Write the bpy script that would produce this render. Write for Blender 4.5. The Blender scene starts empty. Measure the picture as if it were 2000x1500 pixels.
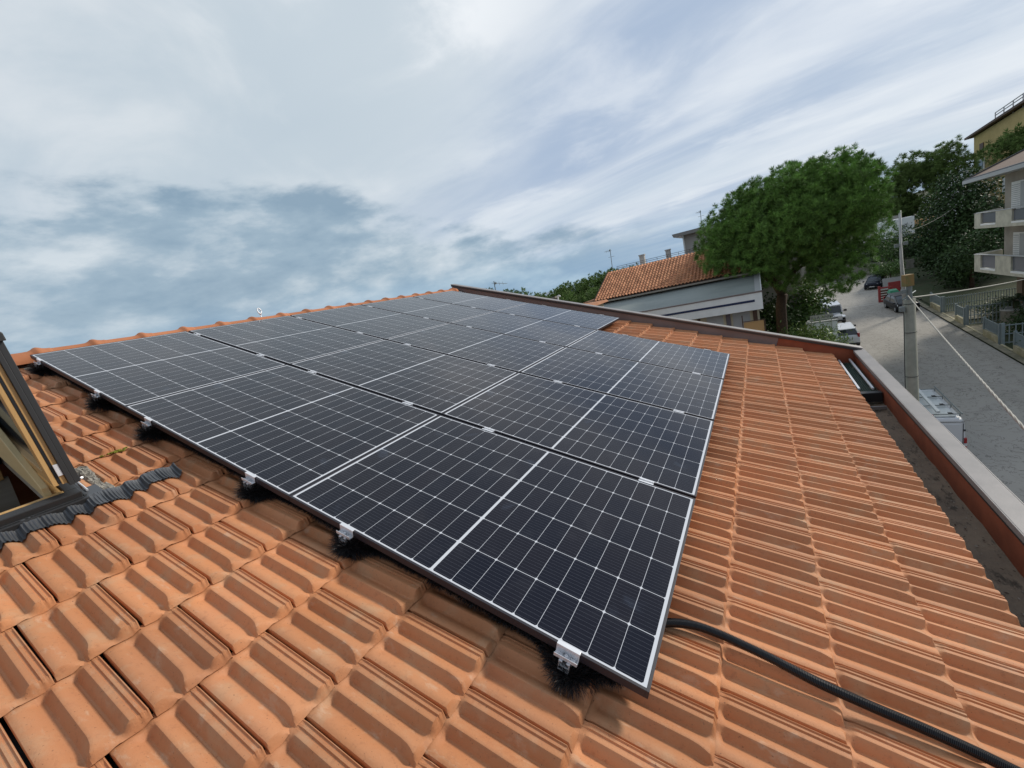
import bpy, math, random
import numpy as np
from mathutils import Matrix, Vector, Euler
R=math.radians
scene=bpy.context.scene
COL=scene.collection
# ------------------------------------------------------------------ camera
cam_d=bpy.data.cameras.new('camera'); cam=bpy.data.objects.new('camera',cam_d); COL.objects.link(cam)
rx=Vector((0.4873618,-0.8460836,-0.2159194)); ry=Vector((0.2785988,-0.0836838,0.9567548)); rz=Vector((-0.8275634,-0.5264406,0.1949335))
m=Matrix((rx,ry,rz)).transposed().to_4x4(); m.translation=Vector((-0.96158,-5.15781,-0.42289))
cam.matrix_world=m
cam_d.sensor_width=36; cam_d.lens=14.583; cam_d.clip_start=0.05; cam_d.clip_end=60000
scene.camera=cam
# ------------------------------------------------------------------ sun
sd=Vector((0.95,-0.78,0.72)).normalized()
sun_el=math.asin(sd.z); sun_az=math.atan2(sd.x,sd.y)
sl=bpy.data.lights.new('sun','SUN'); sl.energy=2.85; sl.angle=R(9); sl.color=(1.0,0.93,0.82)
so=bpy.data.objects.new('sun',sl); COL.objects.link(so); so.rotation_euler=sd.to_track_quat('Z','Y').to_euler(); so.location=(0,0,30)
# ------------------------------------------------------------------ world
w=bpy.data.worlds.new("World"); scene.world=w; w.use_nodes=True
nt=w.node_tree; nt.nodes.clear()
class NG:
    """tiny node-graph helper"""
    def __init__(s,nt): s.nt=nt
    def n(s,t,**k):
        nd=s.nt.nodes.new(t)
        for a,b in k.items(): setattr(nd,a,b)
        return nd
    def l(s,a,b): s.nt.links.new(a,b)
    def val(s,x,inp):
        if isinstance(x,(int,float)): inp.default_value=x
        elif isinstance(x,(tuple,list)): inp.default_value=tuple(x) if len(x)==len(inp.default_value) else tuple(x)+(1,)
        else: s.l(x,inp)
    def math(s,op,a,b=0.0,c=0.0,clamp=False):
        nd=s.n('ShaderNodeMath',operation=op,use_clamp=clamp); s.val(a,nd.inputs[0]); s.val(b,nd.inputs[1])
        if op in('MULTIPLY_ADD','SMOOTH_MIN','COMPARE','WRAP'): s.val(c,nd.inputs[2])
        return nd.outputs[0]
    def vmath(s,op,a,b=(0,0,0)):
        nd=s.n('ShaderNodeVectorMath',operation=op); s.val(a,nd.inputs[0]); s.val(b,nd.inputs[1])
        return nd.outputs['Value'] if op in('DOT_PRODUCT','LENGTH','DISTANCE') else nd.outputs[0]
    def mix(s,f,a,b,blend='MIX'):
        nd=s.n('ShaderNodeMix',data_type='RGBA',blend_type=blend); s.val(f,nd.inputs[0]); s.val(a,nd.inputs[6]); s.val(b,nd.inputs[7]); return nd.outputs[2]
    def ss(s,x,a,b,lo=0.0,hi=1.0):
        nd=s.n('ShaderNodeMapRange',interpolation_type='SMOOTHSTEP'); s.val(x,nd.inputs[0]); s.val(a,nd.inputs[1]); s.val(b,nd.inputs[2]); s.val(lo,nd.inputs[3]); s.val(hi,nd.inputs[4]); return nd.outputs[0]
    def noise(s,vec,scale,detail=4,rough=.5,dist=0,out=0):
        nd=s.n('ShaderNodeTexNoise'); 
        if vec is not None: s.l(vec,nd.inputs['Vector'])
        nd.inputs['Scale'].default_value=scale; nd.inputs['Detail'].default_value=detail; nd.inputs['Roughness'].default_value=rough; nd.inputs['Distortion'].default_value=dist
        return nd.outputs[out]
    def sep(s,v): nd=s.n('ShaderNodeSeparateXYZ'); s.l(v,nd.inputs[0]); return nd.outputs
    def comb(s,x,y,z): nd=s.n('ShaderNodeCombineXYZ'); s.val(x,nd.inputs[0]); s.val(y,nd.inputs[1]); s.val(z,nd.inputs[2]); return nd.outputs[0]
    def ramp(s,f,stops):
        nd=s.n('ShaderNodeValToRGB'); s.l(f,nd.inputs[0]); e=nd.color_ramp.elements
        while len(e)<len(stops): e.new(.5)
        for i,(p,c) in enumerate(stops): e[i].position=p; e[i].color=tuple(c)+(1,)
        return nd.outputs[0]
g=NG(nt)
def lin(r,gg,b):
    f=lambda c:(c/255/12.92) if c<10.3 else ((c/255+.055)/1.055)**2.4
    return (f(r),f(gg),f(b))
sky=g.n('ShaderNodeTexSky',sky_type='NISHITA',sun_disc=False,sun_elevation=sun_el,sun_rotation=sun_az,air_density=1.0,dust_density=2.0)
tc=g.n('ShaderNodeTexCoord').outputs['Generated']
dx,dy,dz=g.sep(tc)
zc=g.math('ADD',g.math('MAXIMUM',dz,0.0),0.10)
px_=g.math('DIVIDE',dx,zc); py_=g.math('DIVIDE',dy,zc)
# streak axis close to world Y in plan
a_=g.math('ADD',g.math('MULTIPLY',px_,.16),g.math('MULTIPLY',py_,.987))
b_=g.math('ADD',g.math('MULTIPLY',px_,.987),g.math('MULTIPLY',py_,-.16))
st=g.noise(g.comb(g.math('MULTIPLY',a_,.26),g.math('MULTIPLY',b_,.80),3.3),1.5,7,.52,.5)
st2=g.noise(g.comb(g.math('MULTIPLY',a_,.35),g.math('MULTIPLY',b_,.6),9.1),.9,4,.5,.4)
pf=g.noise(g.comb(g.math('MULTIPLY',px_,.9),g.math('MULTIPLY',py_,.7),1.7),2.0,8,.55,.3)
pf2=g.noise(g.vmath('MULTIPLY',tc,(1,1,1.6)),2.6,7,.55,.5)
thin=g.mix(g.ss(st,.32,.70),lin(164,181,204),lin(214,221,229))
thin=g.mix(g.ss(pf,.48,.74,0,.55),thin,lin(226,231,236))
thin=g.mix(g.ss(st2,.40,.66,0,.55),thin,lin(186,200,214))
# even pale veil on the left, high
leftv=g.vmath('DOT_PRODUCT',tc,(0.36,0.70,0.62))
thin=g.mix(g.ss(leftv,.72,.95,0,.85),thin,g.mix(g.ss(pf2,.36,.66),lin(186,199,208),lin(214,220,224)))
bright=g.vmath('DOT_PRODUCT',tc,(0.60,0.46,0.655))
thin=g.mix(g.math('MULTIPLY',g.ss(bright,.93,.995),g.ss(pf2,.44,.60,.1,.9)),thin,lin(240,243,246))
# low cumulus bank, its top sinking towards the right
el=dz
hl=g.math('SQRT',g.math('ADD',g.math('MULTIPLY',dx,dx),g.math('MULTIPLY',dy,dy)))
rr=g.math('DIVIDE',dy,g.math('MAXIMUM',hl,.001))
top=g.ss(rr,.32,.90,.095,.315)
bvec=g.vmath('MULTIPLY',tc,(1,1,2.5))
bankn=g.noise(bvec,4.6,8,.55,.0)
bankd=g.noise(bvec,8.5,7,.58,.0)
edge=g.math('ADD',el,g.math('ADD',g.math('MULTIPLY',g.math('SUBTRACT',bankn,.5),.22),g.math('MULTIPLY',g.math('SUBTRACT',bankd,.5),.13)))
bank=g.ss(g.math('SUBTRACT',edge,top),.020,-.050)
vis=g.ss(rr,.10,.42)
bank=g.math('MULTIPLY',bank,vis)
shade=g.math('ADD',g.math('MULTIPLY',bankn,.6),g.math('MULTIPLY',bankd,.4))
bankc=g.ramp(shade,[(.40,lin(122,149,170)),(.50,lin(144,167,184)),(.58,lin(176,191,202)),(.67,lin(205,214,220))])
skyc=g.mix(g.math('MULTIPLY',bank,.86),thin,bankc)
# bluer, clearer strip near the horizon
skyc=g.mix(g.ss(g.math('ADD',el,g.math('MULTIPLY',g.math('SUBTRACT',bankd,.5),.05)),.13,.02,0,.75),skyc,g.mix(g.ss(bankn,.4,.62),lin(130,163,193),lin(162,190,211)))
# unseen half of the sky behind the viewer, set greyer to deepen tile contrast
back=g.ss(g.vmath('DOT_PRODUCT',tc,(-.83,-.50,.25)),-.05,.6)
skyc=g.mix(back,skyc,lin(160,170,182))
skyc=g.mix(g.ss(el,0.0,-.02),skyc,lin(118,145,165))
mixn=g.mix(0.93,sky.outputs[0],g.mix(1.0,skyc,(12.0,12.0,12.0),'MULTIPLY'))
bg=g.n('ShaderNodeBackground'); g.l(mixn,bg.inputs[0]); bg.inputs[1].default_value=0.095
wo=g.n('ShaderNodeOutputWorld'); g.l(bg.outputs[0],wo.inputs[0])
scene.view_settings.view_transform='Standard'; scene.view_settings.look='None'; scene.view_settings.exposure=0; scene.view_settings.gamma=1
scene.render.resolution_x=1024; scene.render.resolution_y=768
scene.render.engine='CYCLES'
# ------------------------------------------------------------------ materials
def mat(name,col,rough=.7,metal=0,noise=None,bump=None,spec=None,tone=0,extra=None,coat=0,alpha=None,stretch=None):
    """noise=(scale,amount,colour2) ; bump=(scale,strength)"""
    mt=bpy.data.materials.new(name); mt.use_nodes=True; n=mt.node_tree; b=n.nodes['Principled BSDF']; q=NG(n)
    b.inputs['Base Color'].default_value=tuple(col)+(1,); b.inputs['Roughness'].default_value=rough; b.inputs['Metallic'].default_value=metal
    if spec is not None: b.inputs['Specular IOR Level'].default_value=spec
    if coat: b.inputs['Coat Weight'].default_value=coat; b.inputs['Coat Roughness'].default_value=.05
    tcn=q.n('ShaderNodeTexCoord'); vec=tcn.outputs['Object']
    if stretch: vec=q.vmath('MULTIPLY',vec,stretch)
    c=tuple(col)+(1,)
    cur=None
    if noise:
        sc,am,c2=noise
        f=q.ss(q.noise(vec,sc,6,.6),.32,.68,0,am)
        cur=q.mix(f,c,tuple(c2)+(1,))
    if tone:
        at=q.n('ShaderNodeAttribute',attribute_name='tone')
        v=q.math('MULTIPLY_ADD',at.outputs['Fac'],tone,1-tone*.5)
        cur=q.mix(1.0,cur if cur is not None else c,q.comb(v,v,v),'MULTIPLY')
    if extra: cur=extra(q,vec,cur if cur is not None else c,b)
    if cur is not None and not isinstance(cur,tuple): q.l(cur,b.inputs['Base Color'])
    if bump:
        bn=q.n('ShaderNodeBump'); bn.inputs['Strength'].default_value=bump[1]; bn.inputs['Distance'].default_value=bump[2] if len(bump)>2 else .01
        q.l(q.noise(vec,bump[0],6,.6),bn.inputs['Height']); q.l(bn.outputs[0],b.inputs['Normal'])
    return mt
def tile_extra(q,vec,cur,b):
    n2=q.noise(vec,7.0,5,.6); cur=q.mix(q.ss(n2,.50,.70,0,.55),cur,(.50,.32,.19,1))
    n3=q.noise(vec,42,5,.7); cur=q.mix(q.ss(n3,.52,.74,0,.38),cur,(.27,.115,.06,1))
    n4=q.noise(q.vmath('MULTIPLY',vec,(26,9,9)),1.0,5,.65); cur=q.mix(q.ss(n4,.58,.72,0,.42),cur,(.60,.45,.32,1))
    n7=q.noise(q.vmath('MULTIPLY',vec,(14,5,5)),1.0,6,.7,.6); cur=q.mix(q.ss(n7,.60,.74,0,.22),cur,(.20,.13,.085,1))
    n5=q.noise(vec,150,2,.5); cur=q.mix(q.ss(n5,.68,.74,0,.6),cur,(.12,.06,.035,1))
    n6=q.noise(vec,2.3,4,.6); cur=q.mix(q.ss(n6,.45,.70,0,.22),cur,(.46,.17,.085,1))
    return cur
M={}
M['tile']=mat('terracotta_tile',(.54,.228,.098),.66,noise=(3.0,.5,(.54,.265,.14)),bump=(170,.5,.002),spec=.35,tone=.26,extra=tile_extra)
M['tile_far']=mat('old_roof_tile',(.60,.29,.155),.8,noise=(2.0,.6,(.42,.17,.09)),tone=.5,spec=.2)
M['ridge']=mat('ridge_tile',(.50,.20,.095),.75,noise=(9,.5,(.42,.15,.07)),bump=(120,.2,.002),tone=.2,spec=.25)
M['frame']=mat('black_anodised_frame',(.024,.022,.030),.50,metal=0,spec=.45)
M['alu']=mat('aluminium',(.80,.81,.84),.42,metal=.35,noise=(30,.3,(.62,.63,.66)))
M['galv']=mat('coping_sheet',(.30,.28,.27),.5,metal=.1,noise=(3.5,.8,(.225,.215,.21)),bump=(8,.12,.01))
M['brown']=mat('brown_painted_sheet',(.20,.155,.145),.5,metal=.1,noise=(2.5,.6,(.25,.215,.205)),bump=(5,.15,.01))
M['dark']=mat('dark_recess',(.012,.012,.013),.6)  # near-black puts the shade of tile gaps and window shaft into the colour
M['redwall']=mat('red_primer_wall',(.33,.085,.036),.7,noise=(5,.7,(.20,.05,.022)),bump=(30,.2,.004))
def gut_extra(q,vec,cur,b):
    n=q.noise(q.vmath('MULTIPLY',vec,(.5,1.2,1)),14,7,.65)
    cur=q.mix(q.ss(n,.54,.66,0,.85),cur,(.06,.048,.036,1)); n2=q.noise(vec,45,3,.6)
    return q.mix(q.ss(n2,.66,.74,0,.6),cur,(.36,.29,.21,1))
M['gutter']=mat('dirty_gutter',(.27,.205,.145),.85,noise=(6,.7,(.17,.13,.095)),bump=(60,.5,.01),extra=gut_extra)
M['rubber']=mat('black_bristle',(.012,.012,.014),.38)
M['conduit']=mat('black_corrugated_plastic',(.013,.013,.016),.30,spec=.6)
M['wood']=mat('varnished_pine',(.56,.35,.14),.42,noise=(22,.45,(.46,.26,.09)),stretch=(4,.25,.6),spec=.5)
M['creamwood']=mat('pale_pine',(.68,.53,.28),.5,noise=(24,.35,(.58,.41,.18)),stretch=(4,.25,1.5))
M['palewood']=mat('whitewashed_board',(.40,.38,.33),.7,noise=(7,.6,(.28,.25,.20)),stretch=(.5,4,4))
M['clad']=mat('grey_window_cladding',(.050,.050,.052),.42,metal=.4)
M['lead']=mat('lead_flashing',(.12,.125,.135),.45,metal=.5,noise=(12,.5,(.13,.135,.14)))
M['mortar']=mat('rough_mortar',(.36,.335,.29),.95,noise=(14,.8,(.20,.175,.14)),bump=(50,.9,.01))
M['glass']=mat('window_glass',(.03,.04,.05),.06,spec=.9)
M['palegl']=mat('car_glass',(.022,.03,.036),.08,spec=.8)
def lam_extra(q,vec,cur,b):
    x,y,z=q.sep(vec)                       # x across 0..1.134, y along 0..1.68 (down the slope = -)
    y=q.math('MULTIPLY',y,-1.0)
    mask=lambda v,a,bb:q.math('MULTIPLY',q.math('GREATER_THAN',v,a),q.math('LESS_THAN',v,bb))
    # shift second half so that both halves share one lattice
    half=q.math('GREATER_THAN',y,.84)
    y0=q.math('SUBTRACT',y,q.math('MULTIPLY_ADD',half,.8243,.0215))   # 0 .. .8145
    u=q.math('DIVIDE',q.math('SUBTRACT',x,.0165),.1835); v=q.math('DIVIDE',y0,.0903)
    inside=q.math('MULTIPLY',mask(u,0.0,6.0),mask(y0,0.0,.8127))
    fu=q.math('FRACT',u); fv=q.math('FRACT',v)
    du=q.math('MULTIPLY',q.math('MINIMUM',fu,q.math('SUBTRACT',1.0,fu)),.1835)
    dv=q.math('MULTIPLY',q.math('MINIMUM',fv,q.math('SUBTRACT',1.0,fv)),.0903)
    # chamfered corners only on every second row edge of a cut cell
    cell=q.math('MULTIPLY',q.math('MULTIPLY',q.math('GREATER_THAN',du,.0012),q.math('GREATER_THAN',dv,.0008)),q.math('GREATER_THAN',q.math('ADD',du,dv),.0075))
    cell=q.math('MULTIPLY',cell,inside)
    # busbars: 10 thin wires per cell running down the slope
    fb=q.math('FRACT',q.math('MULTIPLY',fu,11.0)); db=q.math('ABSOLUTE',q.math('SUBTRACT',fb,.5))
    bus=q.math('LESS_THAN',db,.026)
    cid=q.math('ADD',q.math('MULTIPLY',q.math('FLOOR',u),7.31),q.math('MULTIPLY',q.math('FLOOR',v),3.77))
    oi=q.n('ShaderNodeObjectInfo').outputs['Random']
    wn=q.n('ShaderNodeTexWhiteNoise',noise_dimensions='1D'); q.l(q.math('ADD',cid,q.math('MULTIPLY',oi,91.0)),wn.inputs['W'])
    base=q.mix(wn.outputs['Value'],(.0035,.0042,.012,1),(.008,.0068,.013,1))
    cellc=q.mix(bus,base,(.075,.08,.10,1))
    col=q.mix(cell,(.62,.64,.68,1),cellc)
    sm=q.noise(vec,2.2,5,.6,.6); 
    gr=q.n('ShaderNodeNewGeometry')
    rr=q.ss(sm,.45,.75,.035,.10); q.l(rr,b.inputs['Roughness'])
    dust=q.noise(vec,5.0,6,.62,.3); col=q.mix(q.ss(dust,.50,.80,.004,.03),col,(.42,.42,.44,1))
    smu=q.noise(vec,2.7,5,.55,.8); col=q.mix(q.ss(smu,.63,.76,0,.07),col,(.30,.40,.58,1))
    return col
M['laminate']=mat('solar_cells',(.01,.012,.025),.06,spec=.25,extra=lam_extra)
M['membrane']=mat('grey_sheet_roof',(.29,.32,.305),.6,noise=(1.2,.7,(.22,.25,.24)),stretch=(1,.25,1),bump=(3,.1,.02))
M['white']=mat('white_paint',(.88,.89,.87),.6,noise=(1.5,.4,(.72,.73,.72)))
M['blue']=mat('dark_blue_stripe',(.014,.028,.085),.5)
M['cream']=mat('cream_render',(.62,.56,.40),.85,noise=(1.2,.5,(.42,.37,.27)))
M['pinkwhite']=mat('off_white_render',(.50,.47,.44),.85,noise=(1.2,.5,(.42,.39,.36)))
M['aptwall']=mat('taupe_render',(.42,.385,.33),.9,noise=(1.0,.4,(.19,.175,.155)))
M['balc']=mat('balcony_concrete',(.60,.58,.48),.9,noise=(1.6,.5,(.29,.285,.235)))
M['yellow']=mat('yellow_render',(.60,.46,.20),.9,noise=(.6,.5,(.42,.31,.12)))
M['orange']=mat('orange_panel',(.52,.31,.13),.6)
M['shutter']=mat('brown_shutter',(.10,.055,.035),.6)
M['softgrey']=mat('pale_grey_paint',(.42,.43,.43),.5)
M['darkpanel']=mat('grey_balcony_glass',(.13,.14,.17),.25)
def asph(q,vec,cur,b):
    x,y,z=q.sep(vec)
    n=q.noise(q.vmath('MULTIPLY',vec,(.22,1,1)),.55,6,.6,.4); cur=q.mix(q.ss(n,.40,.68,0,.65),cur,(.30,.28,.245,1))
    n=q.noise(q.vmath('MULTIPLY',vec,(.5,1.0,1)),.42,5,.62,.8); cur=q.mix(q.ss(n,.58,.72,0,.55),cur,(.13,.125,.115,1))
    n=q.noise(vec,1.7,6,.7,1.2); cur=q.mix(q.ss(n,.64,.74,0,.45),cur,(.060,.057,.05,1))
    n=q.noise(vec,.9,7,.6,2.0); d=q.math('ABSOLUTE',q.math('SUBTRACT',n,.5)); cur=q.mix(q.ss(d,.014,.0,0,.75),cur,(.07,.066,.06,1))
    return cur
M['asphalt']=mat('worn_asphalt',(.40,.375,.335),.9,noise=(40,.25,(.27,.255,.23)),bump=(60,.3,.01),extra=asph)
M['earth']=mat('garden_ground',(.035,.055,.018),.95,noise=(.8,.7,(.065,.060,.030)),bump=(6,.6,.05))
M['concrete']=mat('weathered_concrete',(.27,.255,.225),.9,noise=(2.2,.8,(.17,.165,.13)),bump=(20,.3,.01))
M['pave']=mat('damp_pavement',(.30,.27,.20),.9,noise=(1.4,.8,(.105,.105,.06)))
M['lowwall']=mat('stained_low_wall',(.50,.45,.31),.9,noise=(1.6,.8,(.30,.27,.15)))
M['sea']=mat('sea_water',(.03,.07,.10),.25,bump=(.05,.3,1))
M['linepaint']=mat('faded_line_paint',(.62,.61,.57),.8,noise=(6,.5,(.40,.39,.36)))
M['pole']=mat('pole_concrete',(.31,.305,.25),.9,noise=(3.0,.7,(.20,.205,.165)),bump=(30,.3,.004))
M['steel']=mat('painted_steel',(.22,.25,.25),.5,metal=.4)
M['bluefence']=mat('blue_grey_fence',(.25,.30,.31),.6,noise=(3,.5,(.17,.21,.22)))
M['ochre']=mat('ochre_stained_box',(.27,.16,.055),.75,noise=(6,.9,(.16,.16,.06)))
M['cable']=mat('pale_cable',(.42,.40,.35),.7,noise=(25,.6,(.30,.29,.25)))
M['red']=mat('faded_red_board',(.33,.045,.045),.7,noise=(6,.6,(.22,.04,.035)))
M['greenpl']=mat('green_plastic',(.02,.23,.12),.5)
M['leaf_pine']=mat('pine_needles',(.160,.285,.062),.65,tone=1.3,spec=.3)
M['leaf_dark']=mat('dark_leaves',(.040,.078,.024),.62,tone=1.0,spec=.3)
M['leaf_mid']=mat('green_leaves',(.085,.16,.035),.5,tone=1.0,spec=.4)
M['leaf_light']=mat('light_leaves',(.19,.27,.06),.5,tone=1.0,spec=.4)
M['leaf_far']=mat('far_needles',(.15,.225,.065),.7,tone=.9,spec=.2)
M['bark']=mat('pine_bark',(.095,.060,.042),.95,noise=(9,.8,(.05,.033,.025)),bump=(14,.9,.04))
M['carwhite']=mat('white_car_paint',(.62,.64,.66),.3,coat=.6)
M['carsilver']=mat('pale_silver_paint',(.56,.60,.66),.3,coat=.6)
M['carblack']=mat('black_car_paint',(.005,.005,.008),.3,spec=.16)
M['carnavy']=mat('navy_car_paint',(.008,.011,.022),.3,spec=.2)
M['tyre']=mat('tyre_rubber',(.012,.012,.012),.8)
M['rim']=mat('wheel_rim',(.35,.36,.38),.35,metal=.7)
M['plastic']=mat('black_plastic',(.02,.02,.022),.5)
M['tail']=mat('red_lamp_lens',(.32,.012,.012),.2,spec=.7)
M['head']=mat('clear_lamp_lens',(.60,.62,.64),.12,spec=.9)
M['plate']=mat('number_plate',(.55,.56,.56),.5)
M['vanroof']=mat('dusty_white_roof',(.56,.60,.60),.5,noise=(3,.6,(.46,.50,.50)))
M['ink']=mat('grey_lettering',(.10,.10,.10),.7)
M['mesh']=mat('green_leaf_guard',(.015,.05,.035),.6,noise=(60,.8,(.05,.10,.08)))
M['moss']=mat('yellow_green_moss',(.22,.24,.03),.95,bump=(80,.8,.01))
M['pillarst']=mat('brown_stone_pillar',(.20,.15,.11),.9)
M['signm']=mat('off_white_sign',(.56,.56,.50),.7,noise=(6,.5,(.45,.45,.40)))
M['apttile']=mat('brown_roof_tile',(.235,.16,.115),.85,noise=(4,.7,(.15,.10,.075)),stretch=(1,6,1))
# ------------------------------------------------------------------ mesh building
class MB:
    def __init__(s): s.v=[];s.f=[];s.m=[];s.n=0;s.np=[];s.npf=[]
    def add(s,vs,fs,mi=0):
        o=s.n; s.v.extend([tuple(map(float,p)) for p in vs]); s.n+=len(vs); s.f.extend([tuple(i+o for i in f) for f in fs]); s.m.extend([mi]*len(fs)); return s
    def box(s,c,sz,rz=0,mi=0,rx=0,ry=0):
        h=[x/2 for x in sz]; E_=Euler((rx,ry,rz)).to_matrix(); c=Vector(c)
        vs=[c+E_@Vector((x*h[0],y*h[1],z*h[2])) for x in(-1,1) for y in(-1,1) for z in(-1,1)]
        return s.add(vs,[(0,1,3,2),(4,6,7,5),(0,4,5,1),(2,3,7,6),(0,2,6,4),(1,5,7,3)],mi)
    def bb(s,x0,x1,y0,y1,z0,z1,mi=0): return s.box(((x0+x1)/2,(y0+y1)/2,(z0+z1)/2),(abs(x1-x0),abs(y1-y0),abs(z1-z0)),0,mi)
    def hexa(s,p,mi=0):   # 8 points: bottom ring 4, top ring 4
        return s.add(p,[(3,2,1,0),(4,5,6,7),(0,1,5,4),(1,2,6,5),(2,3,7,6),(3,0,4,7)],mi)
    def tube(s,pts,r,n=10,mi=0,caps=True):
        pts=[Vector(p) for p in pts]; rs=r if hasattr(r,'__len__') else [r]*len(pts); vs=[];fs=[]
        up=None
        for i,p in enumerate(pts):
            t=(pts[min(i+1,len(pts)-1)]-pts[max(i-1,0)]).normalized()
            if up is None: up=t.orthogonal().normalized()
            up=(up-t*up.dot(t)).normalized(); b=t.cross(up)
            for k in range(n):
                a=2*math.pi*k/n; vs.append(p+(up*math.cos(a)+b*math.sin(a))*rs[i])
        for i in range(len(pts)-1):
            for k in range(n): fs.append((i*n+k,i*n+(k+1)%n,(i+1)*n+(k+1)%n,(i+1)*n+k))
        if caps: fs.append(tuple(range(n-1,-1,-1))); fs.append(tuple((len(pts)-1)*n+k for k in range(n)))
        return s.add(vs,fs,mi)
    def loft(s,secs,mi=0,close=True,caps=True):
        n=len(secs[0]); vs=[p for q in secs for p in q]; fs=[]
        for i in range(len(secs)-1):
            for k in range(n if close else n-1): fs.append((i*n+k,i*n+(k+1)%n,(i+1)*n+(k+1)%n,(i+1)*n+k))
        if caps: fs.append(tuple(range(n-1,-1,-1))); fs.append(tuple((len(secs)-1)*n+k for k in range(n)))
        return s.add(vs,fs,mi)
    def grid(s,fn,nu,nv,mi=0):
        vs=[fn(i/nu,j/nv) for i in range(nu+1) for j in range(nv+1)]
        fs=[(i*(nv+1)+j,(i+1)*(nv+1)+j,(i+1)*(nv+1)+j+1,i*(nv+1)+j+1) for i in range(nu) for j in range(nv)]
        return s.add(vs,fs,mi)
def props(o,label=None,cat=None,group=None,kind=None):
    if label: o['label']=label
    if cat: o['category']=cat
    if group: o['group']=group
    if kind: o['kind']=kind
    return o
def mk(name,V,F,mats,parent=None,smooth=False,mi=None,tone=None,local=False):
    """numpy/list mesh in WORLD coordinates -> object under parent (converted to the parent's space)"""
    V=np.asarray(V,dtype=float)
    if parent is not None and not local:
        Mi=np.array(parent.matrix_basis.inverted() if parent.parent is None else (parent.parent.matrix_basis@parent.matrix_basis).inverted())
        V=V@Mi[:3,:3].T+Mi[:3,3]
    me=bpy.data.meshes.new(name)
    if isinstance(F,np.ndarray):
        k=F.shape[1]; me.vertices.add(len(V)); me.vertices.foreach_set('co',V.astype(np.float32).ravel())
        me.loops.add(F.size); me.loops.foreach_set('vertex_index',F.astype(np.int32).ravel())
        me.polygons.add(len(F)); me.polygons.foreach_set('loop_start',np.arange(0,F.size,k,dtype=np.int32)); me.polygons.foreach_set('loop_total',np.full(len(F),k,dtype=np.int32)); me.update(calc_edges=True)
    else: me.from_pydata([tuple(p) for p in V],[],F); me.update()
    for mm in (mats if isinstance(mats,(list,tuple)) else [mats]): me.materials.append(M[mm] if isinstance(mm,str) else mm)
    if mi is not None: me.polygons.foreach_set('material_index',np.asarray(mi,dtype=np.int32))
    if smooth: me.polygons.foreach_set('use_smooth',np.ones(len(me.polygons),dtype=bool))
    if tone is not None:
        a=me.attributes.new('tone','FLOAT','POINT'); a.data.foreach_set('value',np.asarray(tone,dtype=np.float32))
    o=bpy.data.objects.new(name,me); COL.objects.link(o)
    if parent is not None: o.parent=parent
    return o
def B(mb,name,mats,parent=None,smooth=False,bevel=0,local=False,autos=False,**k):
    o=mk(name,mb.v,mb.f,mats,parent,smooth,mb.m,local=local)
    if bevel:
        md=o.modifiers.new('bevel','BEVEL'); md.width=bevel; md.segments=2; md.limit_method='ANGLE'; md.angle_limit=R(40)
    if autos:
        for p in o.data.polygons: p.use_smooth=True
        md=o.modifiers.new('wn','WEIGHTED_NORMAL')
    if k: props(o,**k)
    return o
def thing(name,loc,label,cat,group=None,rz=0,rx=0):
    o=bpy.data.objects.new(name,None); COL.objects.link(o); o.empty_display_size=.2
    o.rotation_euler=(rx,0,rz); o.location=loc
    o.matrix_basis=Matrix.Translation(Vector(loc))@Euler((rx,0,rz)).to_matrix().to_4x4()
    return props(o,label,cat,group)
def dup(root,loc,label,group=None,rz=None):
    r=root.copy(); COL.objects.link(r)
    r.location=loc
    if rz is not None: r.rotation_euler=(r.rotation_euler[0],r.rotation_euler[1],rz)
    r['label']=label
    for ch in list(root.children):
        c=ch.copy(); COL.objects.link(c); c.parent=r
        for g2 in ch.children:
            d=g2.copy(); COL.objects.link(d); d.parent=c
    return r
TH=R(18.8); ct,st_=math.cos(TH),math.sin(TH)
def rw(u,v,h=0.0): return Vector((u,-v*ct-h*st_,-v*st_+h*ct))
def rwn(u,v,h): return np.stack([u,-v*ct-h*st_,-v*st_+h*ct],-1)
def rbox(mb,u0,u1,v0,v1,h0,h1,mi=0):
    return mb.hexa([rw(u0,v0,h0),rw(u1,v0,h0),rw(u1,v1,h0),rw(u0,v1,h0),rw(u0,v0,h1),rw(u1,v0,h1),rw(u1,v1,h1),rw(u0,v1,h1)][::1],mi)
rng=np.random.default_rng(7); random.seed(7)
# ================================================================== TERRAIN
def sst(x,a,b): t=np.clip((x-a)/(b-a),0,1); return t*t*(3-2*t)
def gz(X,Y):
    X=np.asarray(X,float);Y=np.asarray(Y,float)
    low=-11.9+.065*(np.clip(X,-30,79)-22)
    up=np.maximum(-5.35-.15*np.clip(-Y-10,0,12),-7.1)+sst(X,80,97)*(.15*np.clip(-Y-10,0,12)+.35)+.03*np.clip(X-97,0,80)
    z=np.where(X>79.0,up,low)
    z=z+sst(-Y,30,60)*8*sst(X,66,95)
    z=z-sst(Y,60,130)*45-sst(-X,60,200)*30
    return z
xs=np.unique(np.concatenate([np.linspace(-200,-20,12),np.linspace(-20,78.9,50),[79.0,79.05],np.linspace(80,130,26),np.linspace(135,400,14)]))
ys=np.unique(np.concatenate([np.linspace(-300,-60,12),np.linspace(-60,60,61),np.linspace(65,300,20)]))
XX,YY=np.meshgrid(xs,ys,indexing='ij'); ZZ=gz(XX,YY)-.05
V=np.stack([XX,YY,ZZ],-1).reshape(-1,3); ny=len(ys)
ii,jj=np.meshgrid(np.arange(len(xs)-1),np.arange(ny-1),indexing='ij'); a=(ii*ny+jj).ravel(); F=np.stack([a,a+ny,a+ny+1,a+1],-1)
props(mk('ground',V,F,'earth'),kind='structure')
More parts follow.
